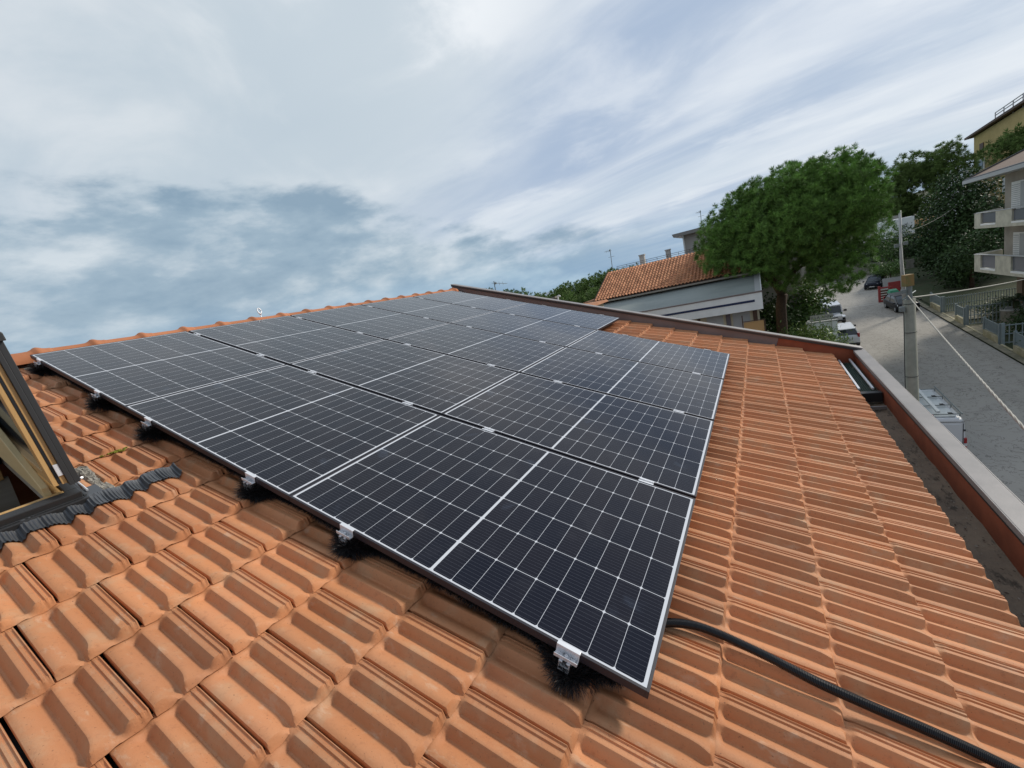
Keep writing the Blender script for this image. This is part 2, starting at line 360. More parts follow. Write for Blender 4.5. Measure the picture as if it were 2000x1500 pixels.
mb=MB(); mb.add([(-40000,-40000,-52),(40000,-40000,-52),(40000,40000,-52),(-40000,40000,-52)],[(0,1,2,3)])
B(mb,'sea','sea',kind='structure')
# street
def strip(name,x0,x1,y0f,y1f,dz,mt,nx=60,kind='structure',**k):
    V=[];F=[]
    for i in range(nx+1):
        x=x0+(x1-x0)*i/nx
        for y in (y0f(x),y1f(x)): V.append((x,y,-11.9+.065*(x-22)+dz))
    for i in range(nx): F.append((2*i,2*i+2,2*i+3,2*i+1))
    return props(mk(name,V,F,mt),kind=kind)
yl=lambda x:-9.3+2.4*float(sst(x,54,60))
strip('street',-30,78.4,lambda x:-18.35-1.6*float(sst(x,62,66)),yl,0.0,'asphalt')
strip('pavement',-30,57,lambda x:-18.75,lambda x:-18.36,0.10,'pave')
mb=MB()
for (x0,y0,x1,y1) in [(79-.6,-12.9,77.3,-17.4),(70.2,-10.2,67.5,-16.2),(66.3,-12.0,66.0,-17.2),(58.9,-11.6,58.6,-15.6)]:
    d=Vector((x1-x0,y1-y0,0)).normalized(); n=Vector((-d.y,d.x,0))*.10
    ps=[]
    for (x,y) in ((x0,y0),(x1,y1)):
        for s in (-1,1): ps.append((x+n.x*s,y+n.y*s,-11.9+.065*(x-22)+.012))
    mb.add(ps,[(0,1,3,2)])
B(mb,'parking_lines','linepaint',kind='structure')
# ================================================================== OUR HOUSE
house=thing('tiled_roof_house',(2.5,-1.0,-11.9),'brown-red parapet house under a terracotta tiled roof carrying the solar panels','house')
# --- tiles
PITCH=.355; TW=.2165; V0=3.12; HB=-.149; STEP=.030
ts=np.array([0,.012,.05,.10,.15,.20,.245,.28,.31,.335,.36,.40,.43,.45,.48,.53,.575,.61,.64,.665,.69,.73,.765,.785,.80,.828,.838,.862,.872,.898,.908,.932,.942,.950,.957])
Pk=[(0,.017),(.012,.0215),(.05,.0235),(.10,.0225),(.15,.019),(.20,.0135),(.245,.007),(.28,.0018),(.31,0),(.335,.0005),(.36,.004),(.40,.0165),(.43,.0222),(.45,.0228),(.48,.021),(.53,.0160),(.575,.0095),(.61,.0040),(.64,.0012),(.665,.0015),(.69,.006),(.73,.0205),(.765,.0265),(.785,.0270),(.80,.0265),(.828,.0265),(.838,.0230),(.862,.0230),(.872,.0268),(.898,.0268),(.908,.0230),(.932,.0230),(.942,.0265),(.950,.0260),(.957,.023)]
Pt=np.array([p[0] for p in Pk]);Ph=np.array([p[1] for p in Pk])*1.28
prof=lambda t:np.interp(np.mod(t,1.0),Pt,Ph)
svals=np.array([-.06,0,.02,.045,.07,.09,.12,.3,.5,.68,.80,.87,.905,.93,.95,.958,.966,.980,.994,1.003,1.012])
def tile_rows(u0,u1,k0,k1,skip=None,seed=3):
    r=np.random.default_rng(seed); VV=[];FF=[];TT=[];o=0
    nt_=len(ts)
    for k in range(k0,k1+1):
        vend=V0+PITCH*k; off=(-.52 if k%2==0 else -.41)
        n0=math.ceil((u0-off)/TW)-1; n1=math.floor((u1-off)/TW)
        for n in range(n0,n1+1):
            uj=off+n*TW
            if skip and skip(uj,vend): continue
            ju,jv,jh,sk=r.normal(0,.0009),r.normal(0,.0022),r.normal(0,.0010),r.normal(0,.0022)
            tone=r.random()
            T,S=np.meshgrid(ts,svals,indexing='ij')
            P=prof(T)
            # profile flattens/rounds near the lower end and is a bit shallower at the top
            # crest B swings towards the channel at the lower end
            shift=.055*np.clip((S-.80)/.15,0,1)**2*np.exp(-((T-.44)/.10)**2)
            P=prof(np.clip(T,0,.957))
            fill=np.clip((S-.86)/.09,0,1)*.006*np.exp(-((T-.66)/.06)**2)
            tb=np.clip((.075-S)/.06,0,1); tb=tb*tb*(3-2*tb)
            P=P*(1-tb)+(.28*P+.0185)*tb
            H=STEP*np.clip(S,-.1,.962)+P+fill
            below=.28*prof(T+.5)+.0185+.0028
            lip0=.958; f=np.clip((S-lip0)/(1.003-lip0),0,1)
            ff=f**1.15
            top=STEP*.958+P+fill
            below=below+.010*np.exp(-((T-.60)/.022)**2)+.0008
            H=np.where(S>lip0,top*(1-ff)+np.minimum(below,top-.004)*ff,H)
            H=np.where(S>1.006,np.minimum(below,top-.004)-.0005,H); 
            Sx=np.where(S>1.006,.955,S)
            uu=uj+(T-shift)*TW+ju+sk*(S-.5); vv=vend-PITCH+Sx*PITCH+jv; hh=HB+H+jh
            # edge walls
            W=rwn(uu,vv,hh)
            nt2=len(ts)+2; ns=len(svals)
            WL=rwn(uu[:1]-.0002,vv[:1],hh[:1]-.022); WR=rwn(uu[-1:]+.0004,vv[-1:],hh[-1:]-.025)
            W=np.concatenate([WL,W,WR],0).reshape(-1,3)
            a,b=np.meshgrid(np.arange(nt2-1),np.arange(ns-1),indexing='ij'); q=(a*ns+b).ravel()
            Fq=np.stack([q,q+1,q+ns+1,q+ns],-1)+o
            VV.append(W);FF.append(Fq);TT.append(np.full(len(W),tone)); o+=len(W)
    return np.concatenate(VV),np.concatenate(FF),np.concatenate(TT)
def skipf(uj,vend):
    return uj<-.55 and vend<2.60 and vend>.75
Vt,Ft,Tt=tile_rows(-1.9,6.12,-8,9,skip=skipf)
roof=mk('tiled_roof',Vt,Ft,'tile',house,smooth=False,tone=Tt)
# smooth shade all but keep edges crisp through geometry
roof.data.polygons.foreach_set('use_smooth',np.ones(len(roof.data.polygons),dtype=bool))
md=roof.modifiers.new('es','EDGE_SPLIT'); md.split_angle=R(30)
# under-deck that closes the gaps and the rest of the roof
mb=MB(); rbox(mb,-.46,6.169,.05,6.30,HB-.16,HB-.018); rbox(mb,-6,-.4601,2.56,6.30,HB-.16,HB-.018); rbox(mb,-6,-1.50,.05,2.559,HB-.16,HB-.018); rbox(mb,-1.4999,-.4601,.05,1.30,HB-.16,HB-.018)
B(mb,'roof_deck','dark',house)
mb=MB(); mb.hexa([(-6,5.5,-2.2),(6.17,5.5,-2.2),(6.17,.21,-.17-.1),(-6,.21,-.27),(-6,5.5,-2.05),(6.17,5.5,-2.05),(6.17,.16,-.17),(-6,.16,-.17)])
B(mb,'rear_roof_slope','tile_far',house)
# --- ridge
mb=MB(); nr=14
VV=[];FF=[];TT=[];o=0
for k in range(-14,18):
    u0=.08+.37*k-.285; 
    if u0>5.85: continue
    xsr=[0,.02,.20,.235,.255,.27,.285,.30,.32,.345,.368,.372]; rs=[.100,.099,.097,.099,.108,.120,.1235,.119,.110,.105,.104,.097]
    tn=random.random()
    for i,(x,r_) in enumerate(zip(xsr,rs)):
        for j in range(nr+1):
            a_=math.pi*(j/nr)*1.06-.03*math.pi
            p=rw(u0+x,-.165,-.112)+Vector((0,math.cos(a_)*r_*1.15,math.sin(a_)*r_))
            VV.append(p); TT.append(tn)
    for i in range(len(xsr)-1):
        for j in range(nr): FF.append((o+i*(nr+1)+j,o+i*(nr+1)+j+1,o+(i+1)*(nr+1)+j+1,o+(i+1)*(nr+1)+j))
    o+=len(xsr)*(nr+1)
mk('ridge_tiles',[tuple(v) for v in VV],FF,'ridge',house,smooth=True,tone=TT)
mb=MB(); rbox(mb,-5,6.16,-.26,-.04,-.20,-.125); B(mb,'ridge_mortar_bed','mortar',house)
# --- gable kerb, cap, lower red part
mb=MB()
rbox(mb,6.170,6.27,-.32,5.62,-.5,.034)
B(mb,'gable_flashing','brown',house,bevel=.004)
mb=MB(); rbox(mb,6.172,6.27,5.621,6.575,-.6,.034); B(mb,'gable_upstand','redwall',house,bevel=.004)
mb=MB(); rbox(mb,6.150,6.285,-.34,6.60,.0345,.050)
B(mb,'gable_cap','galv',house,bevel=.003)
# folded edge under cap, coloured dark to stand for the lip's shadow
mb=MB(); rbox(mb,6.152,6.166,-.33,6.595,.004,.0340); B(mb,'gable_drip_shade','clad',house)
# --- parapet
mb=MB(); mb.bb(-8,6.26,-6.262,-6.175,-3.2,-2.125); B(mb,'parapet_wall','redwall',house)
mb=MB(); 
mb.bb(-8,6.30,-6.272,-6.166,-2.115,-2.097); mb.bb(-8,6.148,-6.166,-6.160,-2.137,-2.097); mb.bb(-8,6.30,-6.280,-6.272,-2.15,-2.097)
for x in (1.9,3.9,5.85): pass
B(mb,'parapet_coping','galv',house,bevel=.003)
mb=MB(); mb.bb(-8,6.148,-6.1745,-6.167,-2.160,-2.1155); B(mb,'coping_drip_shade','clad',house)  # dark strip: the shadow under the coping is put into its colour
# --- gutter channel
def gfn(a,b):
    x=-8+a*14.17; y=-6.1745+b*.33
    return (x,y,-2.350-.012*math.sin(b*3.1)+.006*math.sin(x*9)+.004*math.sin(x*23+b*5)-(.0 if b<.9 else 0))
mb=MB(); mb.grid(gfn,160,10); B(mb,'gutter','gutter',house,smooth=True)
# --- walls of the house
mb=MB(); mb.bb(-8,6.26,-6.25,6.0,-12.4,-3.19); mb.bb(-8,6.26,-6.17,4.9,-3.19,-2.45); B(mb,'wall','redwall',house)
for x in (-2,2.5):
    for z in (-8.6,-5.6): mb=MB(); mb.bb(x-.6,x+.6,-6.29,-6.23,z,z+1.5); B(mb,'window','glass',house)
for i in range(4): mb=MB(); mb.bb(6.24,6.28,-4+i*2.4,-3+i*2.4,-5.6,-4.2); B(mb,'window','glass',house)
# --- leaf guard at the corner: frame with two pale strips over green mesh
lg=thing('leaf_guard',(5.4,-6.04,-2.25),'green mesh leaf guard with two pale strips at the far corner of the gutter','leaf guard')
mb=MB()
for i in range(50):
    x=4.70+i*.028; mb.bb(x,x+.005,-6.155,-5.935,-2.258,-2.253)
for j in range(12):
    y=-6.155+j*.019; mb.bb(4.68,6.14,y,y+.004,-2.2525,-2.248)
B(mb,'mesh','mesh',lg)
mb=MB(); mb.box((5.44,-6.112,-2.22),(1.40,.020,.020)); B(mb,'strip','alu',lg)
mb=MB(); mb.box((5.44,-5.995,-2.22),(1.38,.020,.020)); B(mb,'strip','alu',lg)
mb=MB(); mb.bb(4.60,4.68,-6.165,-5.935,-2.33,-2.225); B(mb,'end_box','plastic',lg,bevel=.004)
mb=MB(); mb.bb(4.38,4.40,-6.155,-5.93,-2.335,-2.305); B(mb,'cross_bar','galv',lg)
# leaves in the gutter (uncountable litter)
mb=MB()
for i in range(900):
    x=random.uniform(-2,5.0)**1; y=random.uniform(-6.165,-5.92); s=random.uniform(.003,.011); z=-2.347+random.uniform(-.002,.006); a=random.random()*6.28
    d=Vector((math.cos(a),math.sin(a),random.uniform(-.3,.3)))*s; n=Vector((-math.sin(a),math.cos(a),random.uniform(-.3,.3)))*s*.45
    c=Vector((x,y,z)); mb.add([c-d,c+n,c+d,c-n],[(0,1,2,3)],random.choice([0,0,1]))
B(mb,'leaf_litter',['bark','mortar'],kind='stuff')
# moss patch on a tile lip
mb=MB()
for i in range(60):
    c=rw(-.005+random.gauss(0,.022)-.20,2.05+random.gauss(0,.006)-.0,HB+.03+random.random()*.006); s=random.uniform(.003,.007)
    mb.box(c,(s*2,s*2,s),random.random()*3)
B(mb,'moss','moss',kind='stuff')
# ================================================================== SOLAR PANELS
L=1.680; W=1.134; GU=.022; GV=.004
def panel_proto():
    root=thing('solar_panel',tuple(rw(0,0,0)),'','solar panel','solar panels laid in rows on the tiled roof',rx=TH)
    mb=MB(); fw=.010; d=.030
    # frame profile boxes in local space (x=u, y=-v, z=h)
    mb.bb(0,W,-fw,0,-d,0); mb.bb(0,W,-L,-L+fw,-d,0); mb.bb(0,fw,-L+fw,-fw,-d,0); mb.bb(W-fw,W,-L+fw,-fw,-d,0)
    mb.bb(.0105,W-.0105,-.035,-.0105,-d,-d+.0015); mb.bb(.0105,W-.0105,-L+.0105,-L+.035,-d,-d+.0015)
    B(mb,'frame','frame',root,bevel=.0012,local=True)
    mb=MB(); mb.bb(fw+.0002,W-fw-.0002,-L+fw+.0002,-fw-.0002,-.006,-.0016)
    B(mb,'cell_sheet','laminate',root,local=True)
    mb=MB(); mb.bb(W/2-.05,W/2+.05,-L/2-.05,-L/2+.05,-.026,-.0065); B(mb,'junction_box','plastic',root,local=True)
    return root
pp=panel_proto()
cols=['first','second','third','fourth','fifth']; rows=['top','middle','bottom']
first=True
for c in range(5):
    for r_ in range(3):
        if c==4 and r_==2: continue
        lab='black solar panel, %s row, %s column counted from the skylight side'%(['top','middle','lowest'][r_],cols[c])
        loc=tuple(rw(c*(W+GU),r_*(L+GV),0))
        if first: pp.location=loc; pp['label']=lab; first=False
        else: dup(pp,loc,lab)
# --- rails
RV=[.20,1.28,2.00,3.06,3.76,4.79]
rn=['uppermost rail by the ridge','second rail from the ridge','third rail from the ridge','fourth rail from the ridge','fifth rail from the ridge','lowest rail by the cable']
for i,v in enumerate(RV):
    ue=5*W+4*GU+.04 if i<4 else 4*W+3*GU+.04
    mb=MB(); u0=-.030
    rbox(mb,u0,ue,v-.019,v-.016,-.070,-.031); rbox(mb,u0,ue,v+.016,v+.019,-.070,-.031); rbox(mb,u0,ue,v-.0159,v+.0159,-.070,-.066); rbox(mb,u0,ue,v-.0159,v-.007,-.034,-.031); rbox(mb,u0,ue,v+.007,v+.0159,-.034,-.031); rbox(mb,u0,ue,v-.0159,v+.0159,-.052,-.049)
    B(mb,'mounting_rail','alu',label='aluminium mounting rail under the panels, '+rn[i],cat='mounting rail',group='mounting rails under the solar panels')
# --- clamps
def end_clamp(loc_u,v,sgn,label):
    t=thing('end_clamp',tuple(rw(loc_u,v,0)),label,'clamp','silver end clamps on the outer panel edges',rx=TH)
    mb=MB(); l=.040; s=sgn
    def lb(u0,u1,v0,v1,h0,h1): mb.bb(min(u0*s,u1*s),max(u0*s,u1*s),v0,v1,h0,h1)
    lb(-.004,.011,-l,l,.0004,.0030); lb(-.004,-.0015,-l,l,-.030,.0003); lb(-.024,-.0041,-l,l,-.030,-.027); lb(-.024,-.0215,-l,l,-.0269,-.016)
    B(mb,'bracket','alu',t,bevel=.0008,local=True)
    mb=MB(); mb.tube([(-.013*s,0,-.027),(-.013*s,0,-.018)],.006,6); B(mb,'bolt','alu',t,local=True)
    return t
for i,v in enumerate(RV):
    end_clamp(0,v,1,'silver end clamp on the near left panel edge at the '+rn[i])
for i,v in enumerate(RV):
    ue=5*W+4*GU if i<4 else 4*W+3*GU
    end_clamp(ue,v,-1,'silver end clamp on the far panel edge at the '+rn[i])
for c in range(1,5):
    for i,v in enumerate(RV):
        if c==4 and i>3: continue
        t=thing('mid_clamp',tuple(rw(c*W+(c-.5)*GU,v,0)),'silver mid clamp between %s and %s panel columns on the %s'%(cols[c-1],cols[c],rn[i]),'clamp','silver mid clamps between panel columns',rx=TH)
        mb=MB(); mb.bb(-.019,-.0095,-.040,.040,.0004,.0030); mb.bb(.0095,.019,-.040,.040,.0004,.0030); mb.bb(-.0094,-.007,-.040,.040,-.022,.0030); mb.bb(.007,.0094,-.040,.040,-.022,.0030); mb.bb(-.0069,.0069,-.040,.040,-.024,-.021)
        B(mb,'bracket','alu',t,bevel=.0006,local=True)
        mb=MB(); mb.tube([(0,0,-.0209),(0,0,-.013)],.0055,6); B(mb,'bolt','alu',t,local=True)
# --- bristle strips
def bristles(path,n,lens,w_,seed,name,label,cat='brush strip',group=None,spread=1.0):
    """path(t)->(u,v,h,radius) ; radial bristles round the axis"""
    r=np.random.default_rng(seed); t=np.sort(r.random(n)); P=np.array([path(x) for x in t])
    d=r.normal(size=(n,3)); d/=np.linalg.norm(d,axis=1)[:,None]
    d[:,2]-=.15
    d/=np.linalg.norm(d,axis=1)[:,None]
    ln=P[:,3]*r.uniform(.75,1.12,n)
    c=P[:,:3]; e=c+d*ln[:,None]; s=np.cross(d,r.normal(size=(n,3))); s/=np.linalg.norm(s,axis=1)[:,None]
    b0=c+s*w_; b1=c-s*w_
    m_=c+d*ln[:,None]*.75
    pts=np.stack([b0,b1,m_-s*w_*.8,m_+s*w_*.8,e],1).reshape(-1,3)
    Wd=rwn(pts[:,0],pts[:,1],pts[:,2]); o=np.arange(n)*5
    F=[]
    for i in o.tolist(): F.append((i,i+1,i+2,i+3)); F.append((i+3,i+2,i+4))
    root=thing(name,tuple(rw(*P[0,:3])),label,cat,group)
    mk('bristles',Wd,F,'rubber',root)
    mb=MB(); mb.tube([rw(*path(x)[:3]) for x in np.linspace(0,1,120)],.004,6); B(mb,'wire_core','steel',root)
    return root
def near_path(t):
    v=.02+t*4.93; b=0
    for rv in RV: b=max(b,math.exp(-((v-rv-.015)/.075)**2))
    return (.062-.088*b,v,-.076-.004*b+.004*math.sin(v*40),.048+.028*b)
bristles(near_path,95000,None,.00075,5,'bird_guard_brush','black bristle bird guard stuffed under the near left edge of the panels')
def tuft(u,v,seed,lab):
    p=lambda t:(u+.02*math.sin(t*3),v-.10+.20*t,-.055,.062*(.6+.6*math.sin(t*3.14)))
    bristles(p,2600,None,.0008,seed,'brush_tuft',lab,group='bristle tufts at the far panel edge')
for i,v in enumerate(RV):
    ue=5*W+4*GU if i<4 else 4*W+3*GU
    tuft(ue+.02,v,20+i,'black bristle tuft by the far edge clamp at the '+rn[i])
# ================================================================== CONDUIT
pts=[(.20,4.86,-.088),(.27,4.93,-.085),(.355,5.055,-.078),(.392,5.14,-.074),(.402,5.219,-.071),(.397,5.302,-.066),(.388,5.382,-.060),(.379,5.457,-.058),(.376,5.528,-.060),(.386,5.665,-.069),(.397,5.791,-.074),(.40,5.906,-.076),(.399,6.012,-.08),(.39,6.15,-.078),(.37,6.30,-.08),(.35,6.42,-.11),(.34,6.50,-.17)]
def catmull(P,n):
    P=[Vector(p) for p in P]; out=[]
    for i in range(len(P)-1):
        p0,p1,p2,p3=P[max(i-1,0)],P[i],P[i+1],P[min(i+2,len(P)-1)]
        for k in range(n):
            t=k/n; out.append(.5*((2*p1)+(-p0+p2)*t+(2*p0-5*p1+4*p2-p3)*t*t+(-p0+3*p1-3*p2+p3)*t**3))
    out.append(P[-1]); return out
cp=[rw(*p) for p in catmull(pts,50)]
# resample evenly with 1.1 mm steps
d=[0]
for i in range(1,len(cp)): d.append(d[-1]+(cp[i]-cp[i-1]).length)
nst=int(d[-1]/.0011); arr=np.array([tuple(p) for p in cp]); dd=np.linspace(0,d[-1],nst)
pr_=np.stack([np.interp(dd,d,arr[:,k]) for k in range(3)],-1)
rad=.0150+.0013*np.sign(np.sin(2*np.pi*dd/.0044))
mb=MB(); mb.tube([tuple(p) for p in pr_],list(rad),16); 
B(mb,'cable_conduit','conduit',smooth=False,label='black corrugated conduit running from under the panels down to the eave',cat='conduit')
# ================================================================== ROOF WINDOW
rwin=thing('roof_window',tuple(rw(-.95,2.1,HB)),'open roof window with pine lining and dark metal frame at the left edge','roof window')
hT=HB+.03
mb=MB()  # curb frame
rbox(mb,-1.50,-.47,2.455,2.505,hT-.06,-.045); rbox(mb,-.515,-.47,1.30,2.4549,hT-.06,-.045); rbox(mb,-1.50,-.5151,1.30,1.35,hT-.06,-.045); rbox(mb,-1.50,-1.455,1.3501,2.4549,hT-.06,-.045)
rbox(mb,-1.5,-.458,2.5055,2.530,hT-.06,-.075); rbox(mb,-.4695,-.455,1.30,2.505,hT-.06,-.070)
B(mb,'frame','clad',rwin,bevel=.004)
mb=MB()  # timber inside frame
rbox(mb,-1.45,-.516,2.438,2.4545,-.10,-.044); rbox(mb,-.540,-.516,1.352,2.437,-.10,-.052); rbox(mb,-1.454,-1.43,1.352,2.427,-.38,-.052); rbox(mb,-1.42,-.541,1.352,1.376,-.38,-.052)
B(mb,'timber_lining','wood',rwin,bevel=.003)
mb=MB(); rbox(mb,-1.45,-.52,1.33,1.352,-1.2,-.381); rbox(mb,-1.48,-1.455,1.30,2.45,-1.2,-.381); rbox(mb,-.515,-.49,1.3,2.45,-.30,-.101); B(mb,'shaft_lining','palewood',rwin)
mb=MB(); mb.bb(-1.8,-.3,-2.7,-.9,-1.75,-1.70); B(mb,'interior_shade_sheet','dark',rwin)  # black sheet; darkness of the unlit room is in its colour
# sash: hinged on the right side, standing up; a slab with layers
S0=Vector((-.462,-2.385,-.80)); up=Vector((-.055,.012,1)).normalized(); back=Vector((0.0,ct,st_))   # along the slope upwards
inn=Vector((-1,0,-.05)).normalized()
def slab(mb,a0,a1,b0,b1,c0,c1,mi=0):   # a along 'up', b along 'back', c towards the room side
    P=lambda a,b,c:S0+up*a+back*b+inn*c
    mb.hexa([P(a0,b0,c0),P(a0,b1,c0),P(a0,b1,c1),P(a0,b0,c1),P(a1,b0,c0),P(a1,b1,c0),P(a1,b1,c1),P(a1,b0,c1)],mi)
Hs=.715
sash=None
mb=MB(); slab(mb,0,Hs,0,1.0,0,.022); slab(mb,.0,Hs,-.006,.034,.0221,.040); B(mb,'sash_cladding','clad',rwin,bevel=.002)
mb=MB(); slab(mb,.012,Hs-.02,.006,.07,.0402,.058); slab(mb,.012,Hs-.02,.010,.07,.068,.086); slab(mb,.012,.07,.071,.95,.0402,.086); slab(mb,Hs-.09,Hs-.02,.071,.95,.0402,.086); slab(mb,.012,Hs-.02,.951,.998,.0402,.086)
B(mb,'sash_timber','wood',rwin,bevel=.002)
mb=MB(); slab(mb,.02,Hs-.03,.008,.068,.0582,.0678); B(mb,'gasket','rubber',rwin)
mb=MB(); slab(mb,.0705,Hs-.0905,.0715,.9505,.050,.066); B(mb,'pane','glass',rwin)
mb=MB(); slab(mb,Hs-.03,Hs+.006,-.02,.05,-.008,.045); B(mb,'sash_corner_cap','clad',rwin,bevel=.003)
mb=MB(); slab(mb,.055,.11,-.001,.0055,.041,.058); B(mb,'hinge_plate','alu',rwin,bevel=.001)
mb=MB(); mb.hexa([rw(-.575,2.43,-.06),rw(-.550,2.43,-.06),rw(-.550,1.40,-.05),rw(-.575,1.40,-.05),rw(-.575,2.42,-.01),rw(-.550,2.42,-.01),rw(-.550,1.40,.30),rw(-.575,1.40,.30)])
B(mb,'inner_pine_board','creamwood',rwin,bevel=.003)
# apron flashing: pleated lead dressed over tiles
def apron(a,b):
    u=-1.6+a*1.50; v=2.515+b*.095
    t=(u+.41)/TW
    k_even=prof((u+.41)/TW)
    base=HB+.006+STEP*(v-2.41)/PITCH+float(k_even)*(.55+.45*b)+.008*(1-b)
    pl=.0036*math.sin(u*2*math.pi/.0135)*(min(1,b*3))
    h=base+ .030*(1-b)**2+pl+.004
    v+=.008*math.sin(t*2*math.pi+1.0)*b
    if u>-.42: v=v-(u+.42)*.05
    return rw(u,v,h)
mb=MB(); mb.grid(apron,900,10); B(mb,'apron_flashing','lead',rwin,smooth=True)
mb=MB(); rbox(mb,-1.6,-.43,2.503,2.522,HB+.03,-.075); rbox(mb,-.455,-.395,2.40,2.51,HB+.012,-.088); B(mb,'apron_fold','lead',rwin,bevel=.003)
mb=MB(); rbox(mb,-.456,-.405,1.20,2.46,HB+.002,HB+.040); B(mb,'side_flashing','lead',rwin,bevel=.003)
# mortar filler beside the window
def blob(name,mt,u0,u1,v0,v1,h0,h1,parent,seed,n=14):
    r=random.Random(seed); mb=MB()
    def fn(a,b):
        e=min(a,1-a,b,1-b)*4; e=min(1,e)
        return rw(u0+(u1-u0)*a+r.uniform(-.004,.004),v0+(v1-v0)*b+r.uniform(-.004,.004),h0+(h1-h0)*(e**.5)+r.uniform(-.004,.004)*(e>0))
    mb.grid(fn,n,n*2); return B(mb,name,mt,parent,smooth=False)
blob('mortar_fillet','mortar',-.415,-.335,2.05,2.535,HB+.002,HB+.050,rwin,3)
blob('mortar_fillet','mortar',-.420,-.26,2.455,2.520,HB+.000,HB+.040,rwin,4)
mb=MB(); mb.tube([rw(-.44,2.30,-.09),rw(-.425,2.36,-.05)],.006,8); mb.tube([rw(-.45,2.2,-.05),rw(-.44,2.45,-.08)],.005,8); B(mb,'stay_arm','alu',rwin)
# eyebolt on the ridge
mb=MB()
ring=[Vector((2.062,.2,.125))+Vector((math.cos(a)*.022,math.sin(a)*.008,math.sin(a)*.034)) for a in np.linspace(0,2*math.pi,25)]
mb.tube(ring,.0075,8); mb.tube([(2.062,.2,-.02),(2.062,.2,.095)],.006,8); mb.tube([(2.062,.2,.078),(2.062,.2,.090)],.012,6)
B(mb,'anchor_eyebolt','alu',smooth=True,label='small silver eyebolt standing on the ridge behind the panels',cat='eyebolt')
# ================================================================== NEIGHBOUR VILLA
vil=thing('neighbour_villa',(31,.5,-11.3),'cream villa with orange tiled roof, grey sloping canopy and white fascia with dark blue stripe','house')
YL,YR=6.6,-5.15
def zdeck(x): return -3.17+(x-28.25)*.30
mb=MB(); mb.hexa([(28.0,YR,-3.35),(31.2,YR,-2.55),(31.2,9.0,-2.55),(28.0,9.0,-3.35),(28.25,YR+.02,-3.17),(31.2,YR+.02,-2.285),(31.2,9.0,-2.285),(28.25,9.0,-3.17)])
B(mb,'canopy_roof','membrane',vil)
mb=MB(); mb.hexa([(28.25,YR,-3.165),(31.2,YR,-2.28),(31.2,YR+.30,-2.28),(28.25,YR+.30,-3.165),(28.25,YR,-3.12),(31.2,YR,-2.235),(31.2,YR+.30,-2.235),(28.25,YR+.30,-3.12)]); B(mb,'canopy_edge_flashing','softgrey',vil)
mb=MB(); mb.bb(27.98,28.22,YR-.05,9.0,-4.17,-3.17); mb.hexa([(28.221,YR-.05,-4.17),(31.2,YR-.05,-3.1),(31.2,YR,-3.1),(28.221,YR,-4.17),(28.221,YR-.05,-3.17),(31.2,YR-.05,-2.2),(31.2,YR,-2.2),(28.221,YR,-3.17)])
B(mb,'fascia','white',vil)
mb=MB(); mb.bb(27.955,27.979,YR+.35,5.0,-3.68,-3.55); B(mb,'blue_stripe','blue',vil)
mb=MB(); mb.bb(27.95,28.24,YR-.08,9.0,-3.169,-3.10); B(mb,'fascia_coping','brown',vil)
# tiled slope with round barrel tiles
def barrel(x0,z0,x1,z1,y0,y1,pit,row,amp,seed=1):
    r=np.random.default_rng(seed); n=int((y1-y0)/pit); Lr=math.hypot(x1-x0,z1-z0); nrw=int(Lr/row)
    VV=[];FF=[];TT=[];o=0
    aa=np.linspace(0,2*np.pi,9)
    nx,nz=-(z1-z0)/Lr,(x1-x0)/Lr
    for j in range(nrw):
        for i in range(n):
            tn=r.random(); yc=y0+i*pit
            for e,(s,hh) in enumerate(((j*row,.035),((j+1.02)*row,.0))):
                for a_ in aa:
                    y=yc+pit*a_/(2*np.pi); h=amp*(1-math.cos(a_))+hh
                    VV.append((x0+(x1-x0)*s/Lr+nx*h,y,z0+(z1-z0)*s/Lr+nz*h)); TT.append(tn)
            for a_ in range(8): FF.append((o+a_,o+a_+1,o+9+a_+1,o+9+a_))
            o+=18
    return VV,FF,TT
VV,FF,TT=barrel(31.0,-2.0,36.0,.06,-5.0,6.15,.24,.40,.045)
mk('tiled_roof',VV,FF,'tile_far',vil,smooth=True,tone=TT)
mb=MB(); mb.hexa([(31.0,-5,-2.12),(36,-5,-.06),(36,6.15,-.06),(31.0,6.15,-2.12),(31.0,-5,-2.02),(36,-5,.03),(36,6.15,.03),(31.0,6.15,-2.02)]); mb.hexa([(36,-5,-.1),(40,-5,-1.8),(40,6.15,-1.8),(36,6.15,-.1),(36,-5,.03),(40,-5,-1.7),(40,6.15,-1.7),(36,6.15,.03)]); B(mb,'roof_board','bark',vil)
mb=MB(); mb.tube([(30.93,-5.0,-2.13),(30.93,6.3,-2.13)],.06,8); B(mb,'eaves_gutter','mortar',vil)
mb=MB(); mb.bb(31.3,39.5,-4.8,6.0,-12.2,-2.6); mb.bb(28.9,31.29,-4.95,9.0,-12.2,-4.3)
mb.add([(31.3,6.0,-2.6),(39.5,6.0,-2.6),(36,6.0,-.12),(31.3,6,-2.1)],[(0,1,2,3)]); B(mb,'wall','cream',vil)
mb=MB(); mb.bb(31.6,34.5,6.16,7.1,-3.3,-1.95); B(mb,'side_parapet','white',vil)
mb=MB(); mb.hexa([(31.5,6.155,-1.95),(34.6,6.155,-1.95),(34.6,7.15,-2.0),(31.5,7.15,-2.0),(31.5,6.155,-1.87),(34.6,6.155,-1.8),(34.6,7.15,-1.9),(31.5,7.15,-1.95)]); B(mb,'side_roof','tile_far',vil)
